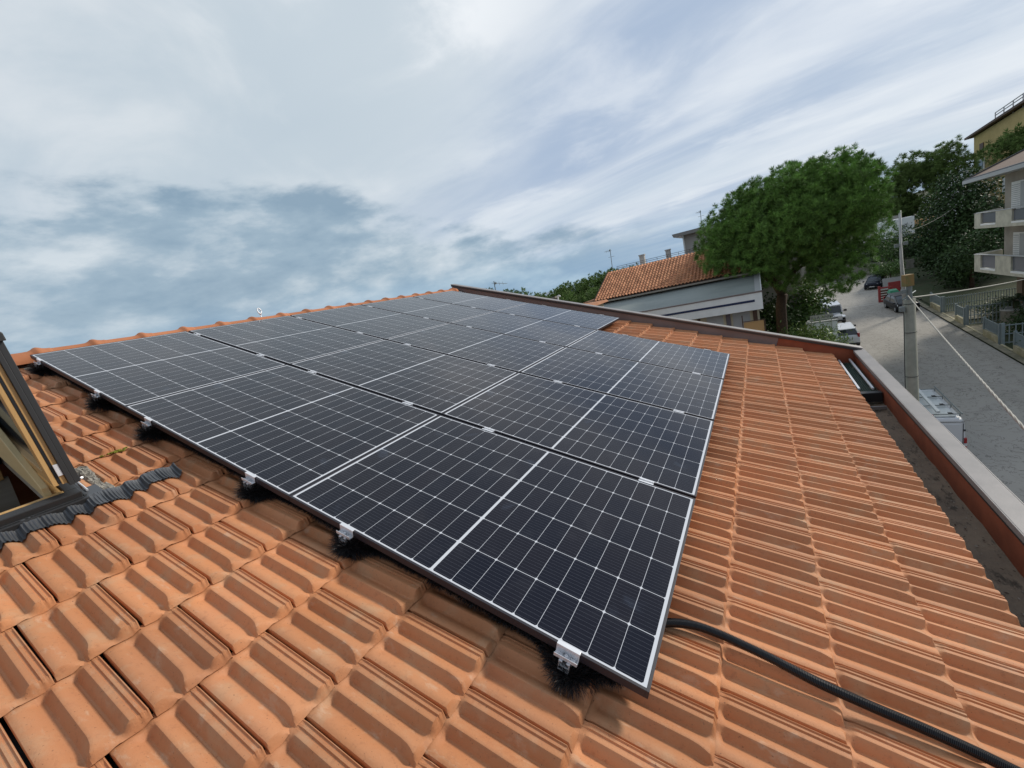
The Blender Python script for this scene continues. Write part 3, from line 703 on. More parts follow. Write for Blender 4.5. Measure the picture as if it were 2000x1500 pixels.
# openings on the wall under the canopy
for (y0,y1,z0,z1,mt,nm) in [(-.85,-1.05,-6.6,-4.3,'shutter','door'),(-1.45,-1.62,-6.6,-4.3,'shutter','door'),(-3.12,-3.38,-6.6,-4.3,'darkpanel','door'),(-4.62,-4.85,-6.6,-4.3,'shutter','door')]:
    mb=MB(); mb.bb(28.84,28.90,y0,y1,z0,z1); B(mb,nm,mt,vil)
mb=MB(); mb.bb(28.86,28.90,-2.0,-2.95,-6.6,-4.3); mb.bb(28.86,28.90,-3.5,-4.45,-6.6,-4.3); B(mb,'window','softgrey',vil)
mb=MB(); mb.bb(27.6,28.83,-5.2,2.0,-6.15,-5.95); B(mb,'balcony_slab','white',vil)
mb=MB(); mb.bb(28.02,28.06,-5.15,-4.1,-5.65,-4.85); B(mb,'balcony_panel','orange',vil)
mb=MB(); mb.tube([(28,-5.2,-4.80),(28,-4.05,-4.80)],.025,6); mb.tube([(28,-5.2,-5.7),(28,-4.05,-5.7)],.025,6); mb.tube([(28,-4.05,-5.9),(28,-4.05,-4.4)],.03,6); mb.tube([(28,-5.2,-5.9),(28,-5.2,-4.8)],.03,6); B(mb,'balcony_rail','shutter',vil)
# antenna helper
def antenna(name,base,top,label,yagi=True,d=(0,1,0),n=7,ln=.9,el=.5):
    mb=MB(); mb.tube([base,top],.025,6); T_=Vector(top); D=Vector(d).normalized()
    if yagi:
        a=T_-Vector((0,0,.12)); mb.tube([a-D*ln*.15,a+D*ln],.014,5); S=D.cross(Vector((0,0,1)))
        for i in range(n): c=a+D*(ln*(i/(n-1)*1.1-.12)); mb.tube([c-S*el*.5+Vector((0,0,0)),c+S*el*.5],.008,4)
        for i in range(3): c=a+D*(ln*(.1+.3*i)); mb.tube([c-Vector((0,0,el*.25)),c+Vector((0,0,el*.25))],.008,4)
        c=a+D*ln*.1; mb.box(c,(.1,.1,.1))
    b2=T_-Vector((0,0,(T_.z-base[2])*.35)); mb.tube([b2-D*.25,b2+D*.25],.012,5)
    for k in range(4): c=b2-D*.25+D*.16*k; mb.tube([c-Vector((.2,0,0)),c+Vector((.2,0,0))],.006,4)
    return B(mb,name,'steel',label=label,cat='antenna')
antenna('tv_antenna',(35.9,5.6,.05),(35.9,5.52,1.9),'thin TV antenna at the left end of the neighbour tiled ridge',n=6,ln=.5,el=.5)
antenna('tv_antenna',(41.5,-1.2,2.1),(41.5,-1.25,3.5),'tiny TV antenna above the white penthouse beside the big pine',n=5,ln=.4,el=.45)
antenna('tv_antenna',(20,7.95,-1.85),(20,7.84,.82),'TV antenna with horizontal boom seen just over the gable flashing',n=10,ln=.75,el=.42,d=(.2,-1,-.25))
# apartment block behind the villa
apb=thing('apartment_block',(46,2,-9.8),'pale flat roofed block with terrace railing and penthouse behind the orange tiled roof','building')
mb=MB(); mb.bb(40.0,54,-8,6.4,-10.5,-.05); mb.bb(40.0,40.15,-8,6.4,-.05,.12); B(mb,'wall','pinkwhite',apb)
mb=MB()
for zz in (.42,.27): mb.tube([(40.1,6.4,zz),(40.1,-3,zz)],.018,5)
for i in range(11): y=6.35-i*.93; mb.tube([(40.1,y,.1),(40.1,y,.42)],.016,5)
B(mb,'terrace_railing','shutter',apb)
mb=MB(); mb.bb(40.6,47,-7,.35,.0,1.75); B(mb,'penthouse','pinkwhite',apb)
mb=MB(); mb.hexa([(40.0,-8,1.72),(47,-8,1.72),(47,1.0,1.72),(40.0,1.0,1.72),(39.9,-8.1,2.0),(47,-8.1,2.0),(47,1.1,2.0),(39.9,1.1,2.0)]); B(mb,'penthouse_roof','softgrey',apb)
mb=MB(); mb.tube([(40.4,.25,.05),(40.4,.25,1.72)],.06,8); mb.tube([(40.7,.1,.05),(40.7,.1,1.72)],.05,8); B(mb,'post','white',apb)
mb=MB(); mb.bb(41.5,42.0,4.05,4.5,-.02,.92); mb.bb(41.45,42.05,4.0,4.55,.92,1.02); B(mb,'chimney','pinkwhite',apb)
mb=MB(); mb.bb(42.5,42.95,1.85,2.25,-.02,.85); mb.bb(42.45,43.0,1.8,2.3,.85,.95); B(mb,'chimney','pinkwhite',apb)
mb=MB(); mb.bb(39.97,39.999,4.9,5.35,-.30,-.10); B(mb,'vent','plastic',apb)
# hidden low house behind the gable (its chimney and vent show)
hh=thing('low_house',(24,6,-11.7),'low house behind the gable showing only its slab chimney','house')
mb=MB(); mb.bb(19.5,27,4.0,11,-12.3,-1.95); B(mb,'wall','cream',hh)
mb=MB(); mb.hexa([(19.2,3.7,-1.95),(27.3,3.7,-1.95),(27.3,11.3,-1.95),(19.2,11.3,-1.95),(19.3,3.8,-1.8),(27.2,3.8,-1.8),(27.2,11.2,-1.8),(19.3,11.2,-1.8)]); B(mb,'roof','tile_far',hh)
mb=MB(); mb.bb(20,20.5,4.35,5.05,-1.8,-.86); mb.hexa([(19.95,4.25,-.86),(20.6,4.25,-.86),(20.6,5.2,-.90),(19.95,5.2,-.90),(19.95,4.25,-.76),(20.6,4.25,-.76),(20.6,5.2,-.85),(19.95,5.2,-.85)]); B(mb,'chimney','concrete',hh)
mb=MB(); ph=[Vector((20,4.11,-1.8)),Vector((20,4.11,-.83))]+[Vector((20,4.11-.07+.07*math.cos(a),-.83+.07*math.sin(a))) for a in np.linspace(0,3.4,9)]
mb.tube(ph,.035,10); B(mb,'vent_pipe','white',smooth=True,label='white hooked vent pipe peeping over the gable flashing',cat='vent pipe')
# ================================================================== TREES
def foliage(lumps,tufts,blades,ln,wd,mt,parent,name='crown',seed=1,leaf=False,flat=.0,inner=.35,updir=.25):
    r=np.random.default_rng(seed); A=[];TT=[]
    for (c,rad) in lumps:
        rad=np.array(rad if hasattr(rad,'__len__') else (rad,rad,rad),float); k=max(6,int(tufts*(rad.mean())**2))
        d=r.normal(size=(k,3)); d/=np.linalg.norm(d,axis=1)[:,None]
        rr=np.where(r.random(k)<inner,r.uniform(.35,.85,k),r.uniform(.85,1.08,k))
        p=np.array(c)+d*rad*rr[:,None]
        od=d+np.array([0,0,updir]); od/=np.linalg.norm(od,axis=1)[:,None]
        p=np.repeat(p,blades,0); od=np.repeat(od,blades,0); tn=np.repeat(r.random(k)*.7,blades)+r.random(k*blades)*.3
        n=len(p)
        if leaf:
            p=p+r.normal(size=(n,3))*ln*1.4; dirv=r.normal(size=(n,3))+od*.5
        else: dirv=od*.9+r.normal(size=(n,3))*.75
        dirv/=np.linalg.norm(dirv,axis=1)[:,None]
        s=np.cross(dirv,r.normal(size=(n,3))); s/=np.linalg.norm(s,axis=1)[:,None]
        l_=ln*r.uniform(.7,1.3,n)[:,None]; w_=wd*r.uniform(.7,1.3,n)[:,None]
        A.append(np.stack([p,p+dirv*l_*.5+s*w_,p+dirv*l_,p+dirv*l_*.5-s*w_],1).reshape(-1,3)); TT.append(np.repeat(tn,4))
    V_=np.concatenate(A); F_=np.arange(len(V_)).reshape(-1,4)
    return mk(name,V_,F_,mt,parent,tone=np.concatenate(TT))
def limb(mb,a,b,r0,r1,bend=.3,n=7,seed=0):
    rd=random.Random(seed); a=Vector(a);b=Vector(b); k=(b-a).length*bend*.3; off=Vector((rd.uniform(-k,k),rd.uniform(-k,k),rd.uniform(0,k)))
    pts=[];rs=[]
    for i in range(n+1):
        t=i/n; pts.append(a.lerp(b,t)+off*math.sin(math.pi*t)); rs.append(r0+(r1-r0)*t)
    mb.tube(pts,rs,9)
C0=Vector((-0.96158,-5.15781,-0.42289))
# --- big stone pine
pine=thing('stone_pine',(35.5,-6.3,-11.0),'big umbrella shaped stone pine rising beside the villa canopy','tree')
rd=random.Random(11)
# crown as a broad tilted cap in world space: lumps inside an ellipsoid, denser towards its skin
cc=Vector((34.2,-7.5,.45)); RX,RY,RZ=4.8,5.6,3.0
lumps=[]
for i in range(900):
    a=rd.uniform(-1,1);b=rd.uniform(-1,1);c=rd.uniform(-1,1)
    q=(a*a+b*b+c*c)**.5
    if q>1 or q<.45: continue
    x,y,z=a*RX,b*RY,c*RZ
    if z<-.45*RZ and rd.random()<.55: continue
    # the street side (y negative) carries lower boughs, far side flat bottom
    z+= -.10*y*1.0
    if z< -2.6-.35*max(0,-y-1) or cc.y+y<-11.2: continue
    lumps.append(((cc.x+x,cc.y+y,cc.z+z),rd.uniform(.70,1.1)))
    if len(lumps)>175: break
for (x,y,z,r_) in [(33,-9.4,-3.9,.8),(33.6,-10.0,-3.4,.9),(33.2,-8.7,-3.0,.8),(34,-10.6,-2.9,.9),(33.5,-9.1,-4.5,.55),(33.4,-6.0,-3.0,.7),(33.5,-3.6,-2.1,.7),(33.0,-2.6,-1.2,.7),(33.2,-2.2,0.5,.8),(34.0,-7.6,-2.6,.9),(33.6,-8.4,-2.2,.9),(34.4,-6.6,-3.0,.8),(33.6,-5.4,-2.4,.8),(34.2,-9.6,-2.4,.9),(33.8,-7.0,-3.6,.55),(34.6,-8.6,-3.4,.7),(33.8,-4.6,-1.8,.8),(34.6,-10.8,-1.8,.9),(34.2,-11.8,-1.0,.9),(30.9,-2.3,-.5,.6),(31,-2.6,-1.1,.6),(31,-3.3,-1.3,.65),(31,-4.3,-1.5,.65),(31.3,-5.2,-1.7,.6),(33,-6.3,-1.9,.7),(31,-3.2,-.2,.7),(31,-4.5,-.8,.8),(31,-2.6,.9,.7),(33.6,-9.9,2.5,1.0),(33.7,-9.1,2.6,1.0),(33.6,-10.4,2.1,1.0),(33.8,-8.4,2.6,1.0),(33.6,-9.5,1.8,1.0),(33.7,-8.6,-3.2,.6),(33.5,-9.6,-3.9,.6),(33.5,-10.1,-3.2,.8)]: lumps.append(((x,y,z),r_))
foliage(lumps,62,52,.27,.010,'leaf_pine',pine,seed=5,inner=.12,updir=.55)
mb=MB(); 
mb.tube([(35.5,-6.3,-11.2),(35.5,-6.28,-9),(35.45,-6.25,-7),(35.35,-6.3,-5.2),(35.3,-6.45,-4.3)],[.46,.40,.36,.34,.33],12)
B(mb,'trunk','bark',pine,smooth=True)
for i,(e,r0) in enumerate([((34.8,-8.6,-1.6),.20),((35.6,-5.6,-1.0),.19),((33.4,-7.4,-.6),.17),((34.6,-4.2,-1.2),.15),((36.5,-8.0,-.2),.16),((33.6,-9.8,-2.2),.13),((35.2,-6.8,.8),.18),((34.2,-3.2,-.4),.10),((34.0,-6.2,-1.8),.12)]):
    mb=MB(); limb(mb,(35.3,-6.4,-4.5+.1*i),e,r0,.05,.6,8,i); B(mb,'limb','bark',pine,smooth=True)
def simple_tree(name,base,h,lumps,mt,label,cat='tree',group=None,tufts=22,blades=16,ln=.35,wd=.03,seed=1,leaf=False,tr=.2,**k):
    t=thing(name,base,label,cat,group)
    foliage(lumps,tufts,blades,ln,wd,mt,t,seed=seed,leaf=leaf,**k)
    mb=MB(); mb.tube([base,(base[0]+.1,base[1],base[2]+h*.4),(base[0],base[1]+.1,base[2]+h*.8)],[tr,tr*.7,tr*.3],9); B(mb,'trunk','bark',t,smooth=True)
    return t
def lumpy(c,rx_,ry_,rz_,n,rmin,rmax,seed,lo=-1.0,skin=.45):
    r=random.Random(seed); out=[]
    while len(out)<n:
        a,b,c_=r.uniform(-1,1),r.uniform(-1,1),r.uniform(lo,1); q=(a*a+b*b+c_*c_)**.5
        if q>1 or q<skin: continue
        out.append(((c[0]+a*rx_,c[1]+b*ry_,c[2]+c_*rz_),r.uniform(rmin,rmax)))
    return out
gg_=lambda x,y: float(gz(x,y))
# magnolia-like dark tree with scattered pale leaves in front of the yellow house
mg=simple_tree('magnolia_tree',(68,-25.6,gg_(68,-25.6)),11,lumpy((68,-25.4,-4.2),3.4,3.5,5.2,66,.8,1.3,4)+lumpy((68.2,-24.9,1.0),1.2,1.2,1.1,9,.5,.8,5),'leaf_dark','dark glossy magnolia with scattered pale leaves beside the balconied block',tufts=16,blades=14,ln=.34,wd=.10,seed=9,leaf=True,tr=.3)
r_=np.random.default_rng(3); 
foliage(lumpy((67.6,-25.3,-2.2),3.2,3.6,4.6,60,.9,1.4,8,lo=-.3,skin=.7),.16,2,.15,.05,'softgrey',mg,name='pale_leaves',seed=12,leaf=True)
# garden dark trees under/behind
simple_tree('garden_tree',(60,-23.5,gg_(60,-23.5)),5,lumpy((61,-23.6,-6.8),3.0,2.4,2.4,34,.7,1.2,14),'leaf_dark','low dark bushy tree over the lawn behind the blue fences',tufts=18,blades=12,ln=.30,wd=.08,seed=15,leaf=True)
simple_tree('garden_tree',(74,-27.5,gg_(74,-27.5)),6,lumpy((74,-27.5,-6.2),3.6,3.2,3.0,34,.8,1.3,24),'leaf_dark','dark rounded tree between the magnolia and the retaining wall',tufts=16,blades=12,ln=.34,wd=.09,seed=25,leaf=True)
# pines behind
for i,(c,rr,n,lab) in enumerate([((110,-29.8,5.8),(5,2.9,2.5),30,'dark green hill pine right behind the stone pine crown, leftmost of its row'),
        ((108,-34.9,5.6),(5,3.0,3.1),36,'tall feathery pine just left of the yellow house'),
        ((110,-28.6,.2),(5,3.0,2.8),30,'low dark pine above the white truck'),
        ((107,-33.2,-.6),(5,3.2,3.2),30,'dark pine behind the top of the magnolia')]):
    simple_tree('hill_pine',(c[0],c[1],gg_(c[0],c[1])),c[2]+8,lumpy(c,*rr,n,1.0,1.9,40+i),'leaf_far',lab,group='pines on the rise behind the street',tufts=10,blades=44,ln=.60,wd=.030,seed=50+i,tr=.35)
simple_tree('hill_pine',(92,-37.2,gg_(92,-37.2)),10,lumpy((92,-37.2,4.9),2.2,2.5,1.8,26,.8,1.4,61),'leaf_far','small round pine in front of the yellow house gable at the right edge',group='pines on the rise behind the street',tufts=12,blades=20,ln=.55,wd=.05,seed=62,tr=.3)
# greenery above the retaining wall
for i,(x,y,z,a,b,c,lab) in enumerate([(84,-17.5,-4.6,3,2.0,1.4,'dark shrub on top of the retaining wall left of the truck'),(83,-21.5,-4.9,3,2.0,2.2,'tall dark shrub below the white truck'),(83,-25.0,-6.3,2.4,2.2,1.4,'dark hedge shrub right of the second lamp pole'),(84,-13.5,-4.9,3,2.2,.9,'low scrub on the retaining wall behind the stone pine')]):
    t=thing('wall_shrub',(x,y,gg_(x,y)),lab,'shrub','shrubs above the retaining wall')
    foliage(lumpy((x,y,z),a,b,c,22,.5,.9,70+i),22,12,.30,.07,'leaf_mid' if i%2 else 'leaf_dark',t,name='foliage',seed=80+i,leaf=True)
    mb=MB(); mb.tube([(x,y,gg_(x,y)-.1),(x,y,z)],[.08,.04],7); B(mb,'stem','bark',t)
# distant wooded slope behind the ridge (left of the villa)
rr_=random.Random(5); k=0
slope=[]
for i in range(26):
    t=i/25; y=42-22*t+rr_.uniform(-1,1); x=88+8*t+rr_.uniform(-4,4); zt=-1.5+2.1*min(1,t*1.2)+rr_.uniform(-.5,.5)
    slope.append((x,y,zt,2.6))
for i in range(26):
    y=41-23*rr_.random(); x=82+rr_.uniform(-3,3); slope.append((x,y,-3.0+rr_.uniform(-.6,.5)+.03*(42-y),2.6))
for i,(x,y,zt,r0) in enumerate(slope):
    t=thing('slope_pine',(x,y,gg_(x,y)),'one of the round crowned pines crowding the wooded slope left of the villa','tree','pines on the wooded slope')
    foliage(lumpy((x,y,zt-1.2),1.9,2.0,1.5,9,.8,1.2,200+i),9,16,.55,.06,'leaf_far',t,seed=300+i)
    mb=MB(); mb.tube([(x,y,gg_(x,y)-.2),(x,y,zt-1.2)],[.25,.12],6); B(mb,'trunk','bark',t)
for i,(x,y,z,a,lab) in enumerate([(49.5,27.4,.9,.75,'small pine top beside the mast of the antenna over the gable'),(50.6,25.4,.3,.5,'tiny treetop right of the antenna over the gable'),(51.2,24.4,.1,.7,'small treetop peeping over the flashing right of the antenna'),(51.9,23.2,-.1,.8,'low treetop peeping over the flashing before the wooded slope')]):
    t=thing('treetop_pine',(x,y,gg_(x,y)),lab,'tree','treetops over the gable flashing')
    foliage(lumpy((x,y,z),a,a*1.1,a*.8,9,.3,.5,400+i)+lumpy((x,y,z-2.6),2.0,2.0,1.9,26,.6,.9,440+i),30,12,.30,.035,'leaf_far',t,seed=420+i)
    mb=MB(); mb.tube([(x,y,gg_(x,y)-.2),(x,y,z)],[.2,.08],6); B(mb,'trunk','bark',t)
# bushes by the villa gate
t=thing('oleander_bush',(31.2,-8.0,gg_(31.2,-8)),'light green leafy bush just beyond our gable cap, in front of the white car','bush')
foliage(lumpy((31.3,-7.75,-8.35),1.4,1.45,1.45,42,.35,.55,90),150,8,.26,.030,'leaf_light',t,name='foliage',seed=91,leaf=True,updir=.6)
foliage(lumpy((31.6,-7.2,-8.0),1.4,1.6,1.4,22,.4,.6,94),90,8,.24,.03,'leaf_mid',t,name='lower_foliage',seed=95,leaf=True)
mb=MB()
for i in range(9): mb.tube([(31.3+rd.uniform(-.3,.3),-8+rd.uniform(-.3,.3),-11.4),(31.3+rd.uniform(-1,1),-8+rd.uniform(-1.3,1.3),-7.8)],[.04,.015],6)
B(mb,'stem','bark',t)
t=thing('garden_shrub',(41,-7.8,gg_(41,-7.8)),'dense green shrub behind the trunk of the stone pine','shrub')
foliage(lumpy((41.0,-7.7,-7.6),2.0,1.7,3.4,50,.5,.9,96),50,9,.26,.07,'leaf_mid',t,name='foliage',seed=97,leaf=True)
foliage(lumpy((40.6,-8.2,-5.9),1.2,.9,1.9,20,.4,.6,98),40,9,.22,.06,'leaf_light',t,name='bright_foliage',seed=99,leaf=True)
mb=MB(); mb.tube([(41,-7.8,-10.8),(41,-7.8,-6)],[.12,.05],8); B(mb,'stem','bark',t)
t=thing('garden_shrub',(37,-5.6,gg_(37,-5.6)),'dark hedge mass at the foot of the stone pine under the canopy corner','shrub')
foliage(lumpy((37.3,-5.2,-7.3),1.5,1.9,2.2,30,.5,.9,196),40,9,.26,.07,'leaf_dark',t,name='foliage',seed=197,leaf=True)
mb=MB(); mb.tube([(37,-5.6,-10.9),(37.2,-5.3,-7)],[.12,.05],8); B(mb,'stem','bark',t)
# clipped hedge on its low wall
t=thing('clipped_hedge',(68,-18.9,gg_(68,-18.9)),'rounded clipped hedge behind the second lamp pole','hedge')
foliage(lumpy((68.5,-18.8,-7.0),1.6,1.3,.55,30,.4,.6,101),70,10,.16,.05,'leaf_mid',t,name='foliage',seed=102,leaf=True)
mb=MB(); mb.tube([(68,-18.9,-9.1),(68.2,-18.9,-7.3)],[.1,.06],8); B(mb,'stem','bark',t)
# ================================================================== WALLS, POLES, WIRES
mb=MB(); n=24
secs=[]
for i in range(n+1):
    y=-6-17.5*i/n; x=78.6-0.0*i-.9*math.sin(i/n*3.1)*0
    zt=-5.2-.155*max(0,-y-10); zt=max(zt,-7.05); x=78.75
    secs.append([(x-.12,y,gg_(70,y)-.5),(x+.18,y,-9),(x+.18,y,zt),(x-.12,y,zt)])
mb.loft(secs); rwl=B(mb,'retaining_wall','concrete',label='long grey concrete retaining wall closing the parking area',cat='wall')
mb=MB(); mb.bb(83.9,84.1,-27.5,-23.2,-8.5,-5.6); B(mb,'upper_wall','concrete',label='pale concrete wall panel below the white truck, right of the lamp pole',cat='wall')
mb=MB(); mb.bb(66.6,67.0,-20.4,-17.9,-9.3,-7.85); B(mb,'planter_wall','softgrey',label='pale low wall under the clipped hedge',cat='wall')
pole=thing('utility_pole',(15.9,-8.92,gg_(15.9,-8.92)),'thick weathered concrete utility pole with ochre box on top in front of the van','utility pole')
mb=MB(); mb.tube([(15.98,-8.95,-12.4),(15.9,-8.92,-3.0)],[.185,.130],20); B(mb,'shaft','pole',pole,smooth=True)
mb=MB(); mb.box((15.85,-8.88,-2.42),(.21,.21,.34),.35); B(mb,'top_box','ochre',pole,bevel=.01)
mb=MB(); mb.tube([(15.88,-8.91,-3.0),(15.88,-8.91,-2.6)],.07,10); mb.box((15.75,-8.75,-2.72),(.16,.10,.10)); mb.box((15.8,-8.72,-3.25),(.14,.12,.14)); mb.tube([(15.6,-8.7,-2.95),(16.1,-9.1,-2.8)],.02,6)
B(mb,'bracket','steel',pole)
mb=MB()
for z,r_ in ((-3.12,.14),(-4.0,.145),(-5.4,.155),(-7.2,.165)):
    mb.tube([(15.9+.0*z+math.cos(a)*r_-(-3-z)*-.0085,-8.92+math.sin(a)*r_,z) for a in np.linspace(0,6.283,22)],.008,5)
mb.tube([(15.80,-8.76,-3.3),(15.80,-8.74,-5.4),(15.83,-8.75,-9)],.012,6)
B(mb,'strap','plastic',pole)
p2=thing('lamp_pole',(52.5,-16.7,gg_(52.5,-16.7)),'slim pale pole with wires rising behind the ochre box','utility pole')
mb=MB(); mb.tube([(52.6,-16.78,-10.2),(52.5,-16.6,-5),(52.3,-16.55,-.3)],[.16,.13,.095],14); B(mb,'shaft','softgrey',p2,smooth=True)
mb=MB()
for z in (-1.9,-2.3,-2.7): mb=MB(); mb.tube([(52.4,-16.3,z),(52.4,-16.95,z+.05)],.03,6); B(mb,'crossarm','steel',p2)
for y,z in ((-16.25,-3.4),(-16.9,-3.3)): mb=MB(); mb.box((52.35,y,z),(.25,.3,.3)); B(mb,'junction_box','steel',p2)
mb=MB(); mb.tube([(62,-10.1,-9.4),(62,-10.1,-6.3)],.045,8); mb.tube([(62,-10.1,-6.4),(62,-9.9,-6.2)],.04,6); B(mb,'street_post','steel',label='thin dark post standing behind the green shrub by the parking area',cat='post')
def cable(a,b,sag,r,label,twist=False,n=140):
    a=Vector(a);b=Vector(b); mb=MB(); L_=(b-a).length
    base=[a.lerp(b,i/n)-Vector((0,0,sag*4*(i/n)*(1-i/n))) for i in range(n+1)]
    if twist:
        t=(b-a).normalized(); s=t.orthogonal().normalized(); q=t.cross(s)
        for ph in (0,2.09,4.19):
            pts=[]
            m_=n*4
            for i in range(m_+1):
                f=i/m_; p=a.lerp(b,f)-Vector((0,0,sag*4*f*(1-f))); an=f*L_*2*math.pi/.55+ph
                pts.append(p+s*math.cos(an)*r*.42+q*math.sin(an)*r*.42)
            mb.tube(pts,r*.6,6)
    else: mb.tube(base,r,6)
    B(mb,'cable','cable',smooth=True,label=label,cat='cable')
cable((15.75,-8.85,-2.85),(-0.88,-6.31,-2.40),.06,.013,'thick twisted pale cable slanting from the utility pole to lower right',True)
cable((15.85,-8.95,-2.95),(40.5,-21.9,-6.2),.15,.022,'thin pale wire running level from the pole towards the balconied block')
cable((15.85,-8.85,-2.95),(52.4,-16.6,-2.3),.35,.010,'thin wire from the utility pole back to the slim pale pole')
cable((52.4,-16.9,-2.3),(66,-24,-1.2),.3,.012,'thin wire leaving the slim pale pole over the white truck')
# ================================================================== SIGN
sg=thing('name_sign',(34.4,-8.5,-11.1),'off-white house name sign reading VILLA ANNA above the gate wall','sign')
mb=MB(); mb.bb(34.36,34.42,-9.17,-7.89,-6.38,-6.02); B(mb,'board','signm',sg,bevel=.01)
mb=MB(); mb.bb(34.34,34.359,-9.19,-7.87,-6.03,-6.0); mb.bb(34.34,34.359,-9.19,-7.87,-6.40,-6.37); B(mb,'border','steel',sg)
mb=MB(); mb.bb(34.37,34.43,-9.1,-9.04,-11.2,-6.4); mb.bb(34.37,34.43,-8.0,-7.94,-11.2,-6.4); B(mb,'post','signm',sg)
fc=bpy.data.curves.new('t','FONT'); fc.body='VILLA ANNA'; fc.size=.25; fc.align_x='CENTER'; fc.align_y='CENTER'; fc.extrude=.003; fc.space_character=1.05
fo=bpy.data.objects.new('tmp',fc); COL.objects.link(fo); bpy.context.view_layer.update()
me=bpy.data.meshes.new_from_object(fo.evaluated_get(bpy.context.evaluated_depsgraph_get())); bpy.data.objects.remove(fo)
Rt=Matrix(((0,0,-1),(-1,0,0),(0,1,0)))   # text x -> -Y, y -> Z, faces -X
vv=[tuple(Rt@v.co*1.0+Vector((34.352,-8.53,-6.20))) for v in me.vertices]
mk('lettering',vv,[tuple(p.vertices) for p in me.polygons],'ink',sg)
gw=thing('gate_wall',(34.6,-8.6,-11.1),'white gate wall below the name sign','wall')
mb=MB(); mb.bb(34.5,34.7,-9.4,-7.7,-11.3,-6.58); B(mb,'wall','white',gw); mb=MB(); mb.bb(34.44,34.76,-9.45,-7.65,-6.579,-6.50); B(mb,'cap','softgrey',gw)
mb=MB(); mb.tube([(34.45,-7.8,-6.5),(34.45,-7.8,-6.35)],.09,10); B(mb,'globe_lamp','white',gw)
# ================================================================== VEHICLES
def ring(x,w,zb,zs,cr=.10,top=0.0):
    """cross-section of a car body at x: half width w, bottom zb, shoulder zs"""
    k=.13
    return [(x,-w*.88,zb),(x,-w*.985,zb+k),(x,-w,(zb+zs)*.5),(x,-w*.985,zs-k*.9),(x,-w*.90,zs-.012),(x,-w*.45,zs+top),(x,w*.45,zs+top),(x,w*.90,zs-.012),(x,w*.985,zs-k*.9),(x,w,(zb+zs)*.5),(x,w*.985,zb+k),(x,w*.88,zb)]
def wheel(parent,x,y,r,w=.21):
    mb=MB(); s=1 if y>0 else -1
    mb.tube([(x,y-s*w,r),(x,y-s*(w-.02),r),(x,y-s*.02,r),(x,y,r)],[r*.92,r,r,r*.93],22); o=B(mb,'wheel','tyre',parent,local=True,smooth=False)
    mb=MB(); mb.tube([(x,y-s*.03,r),(x,y+s*.012,r)],[r*.62,r*.60],16); q=B(mb,'rim','rim',None,local=True); q.parent=o
    return o
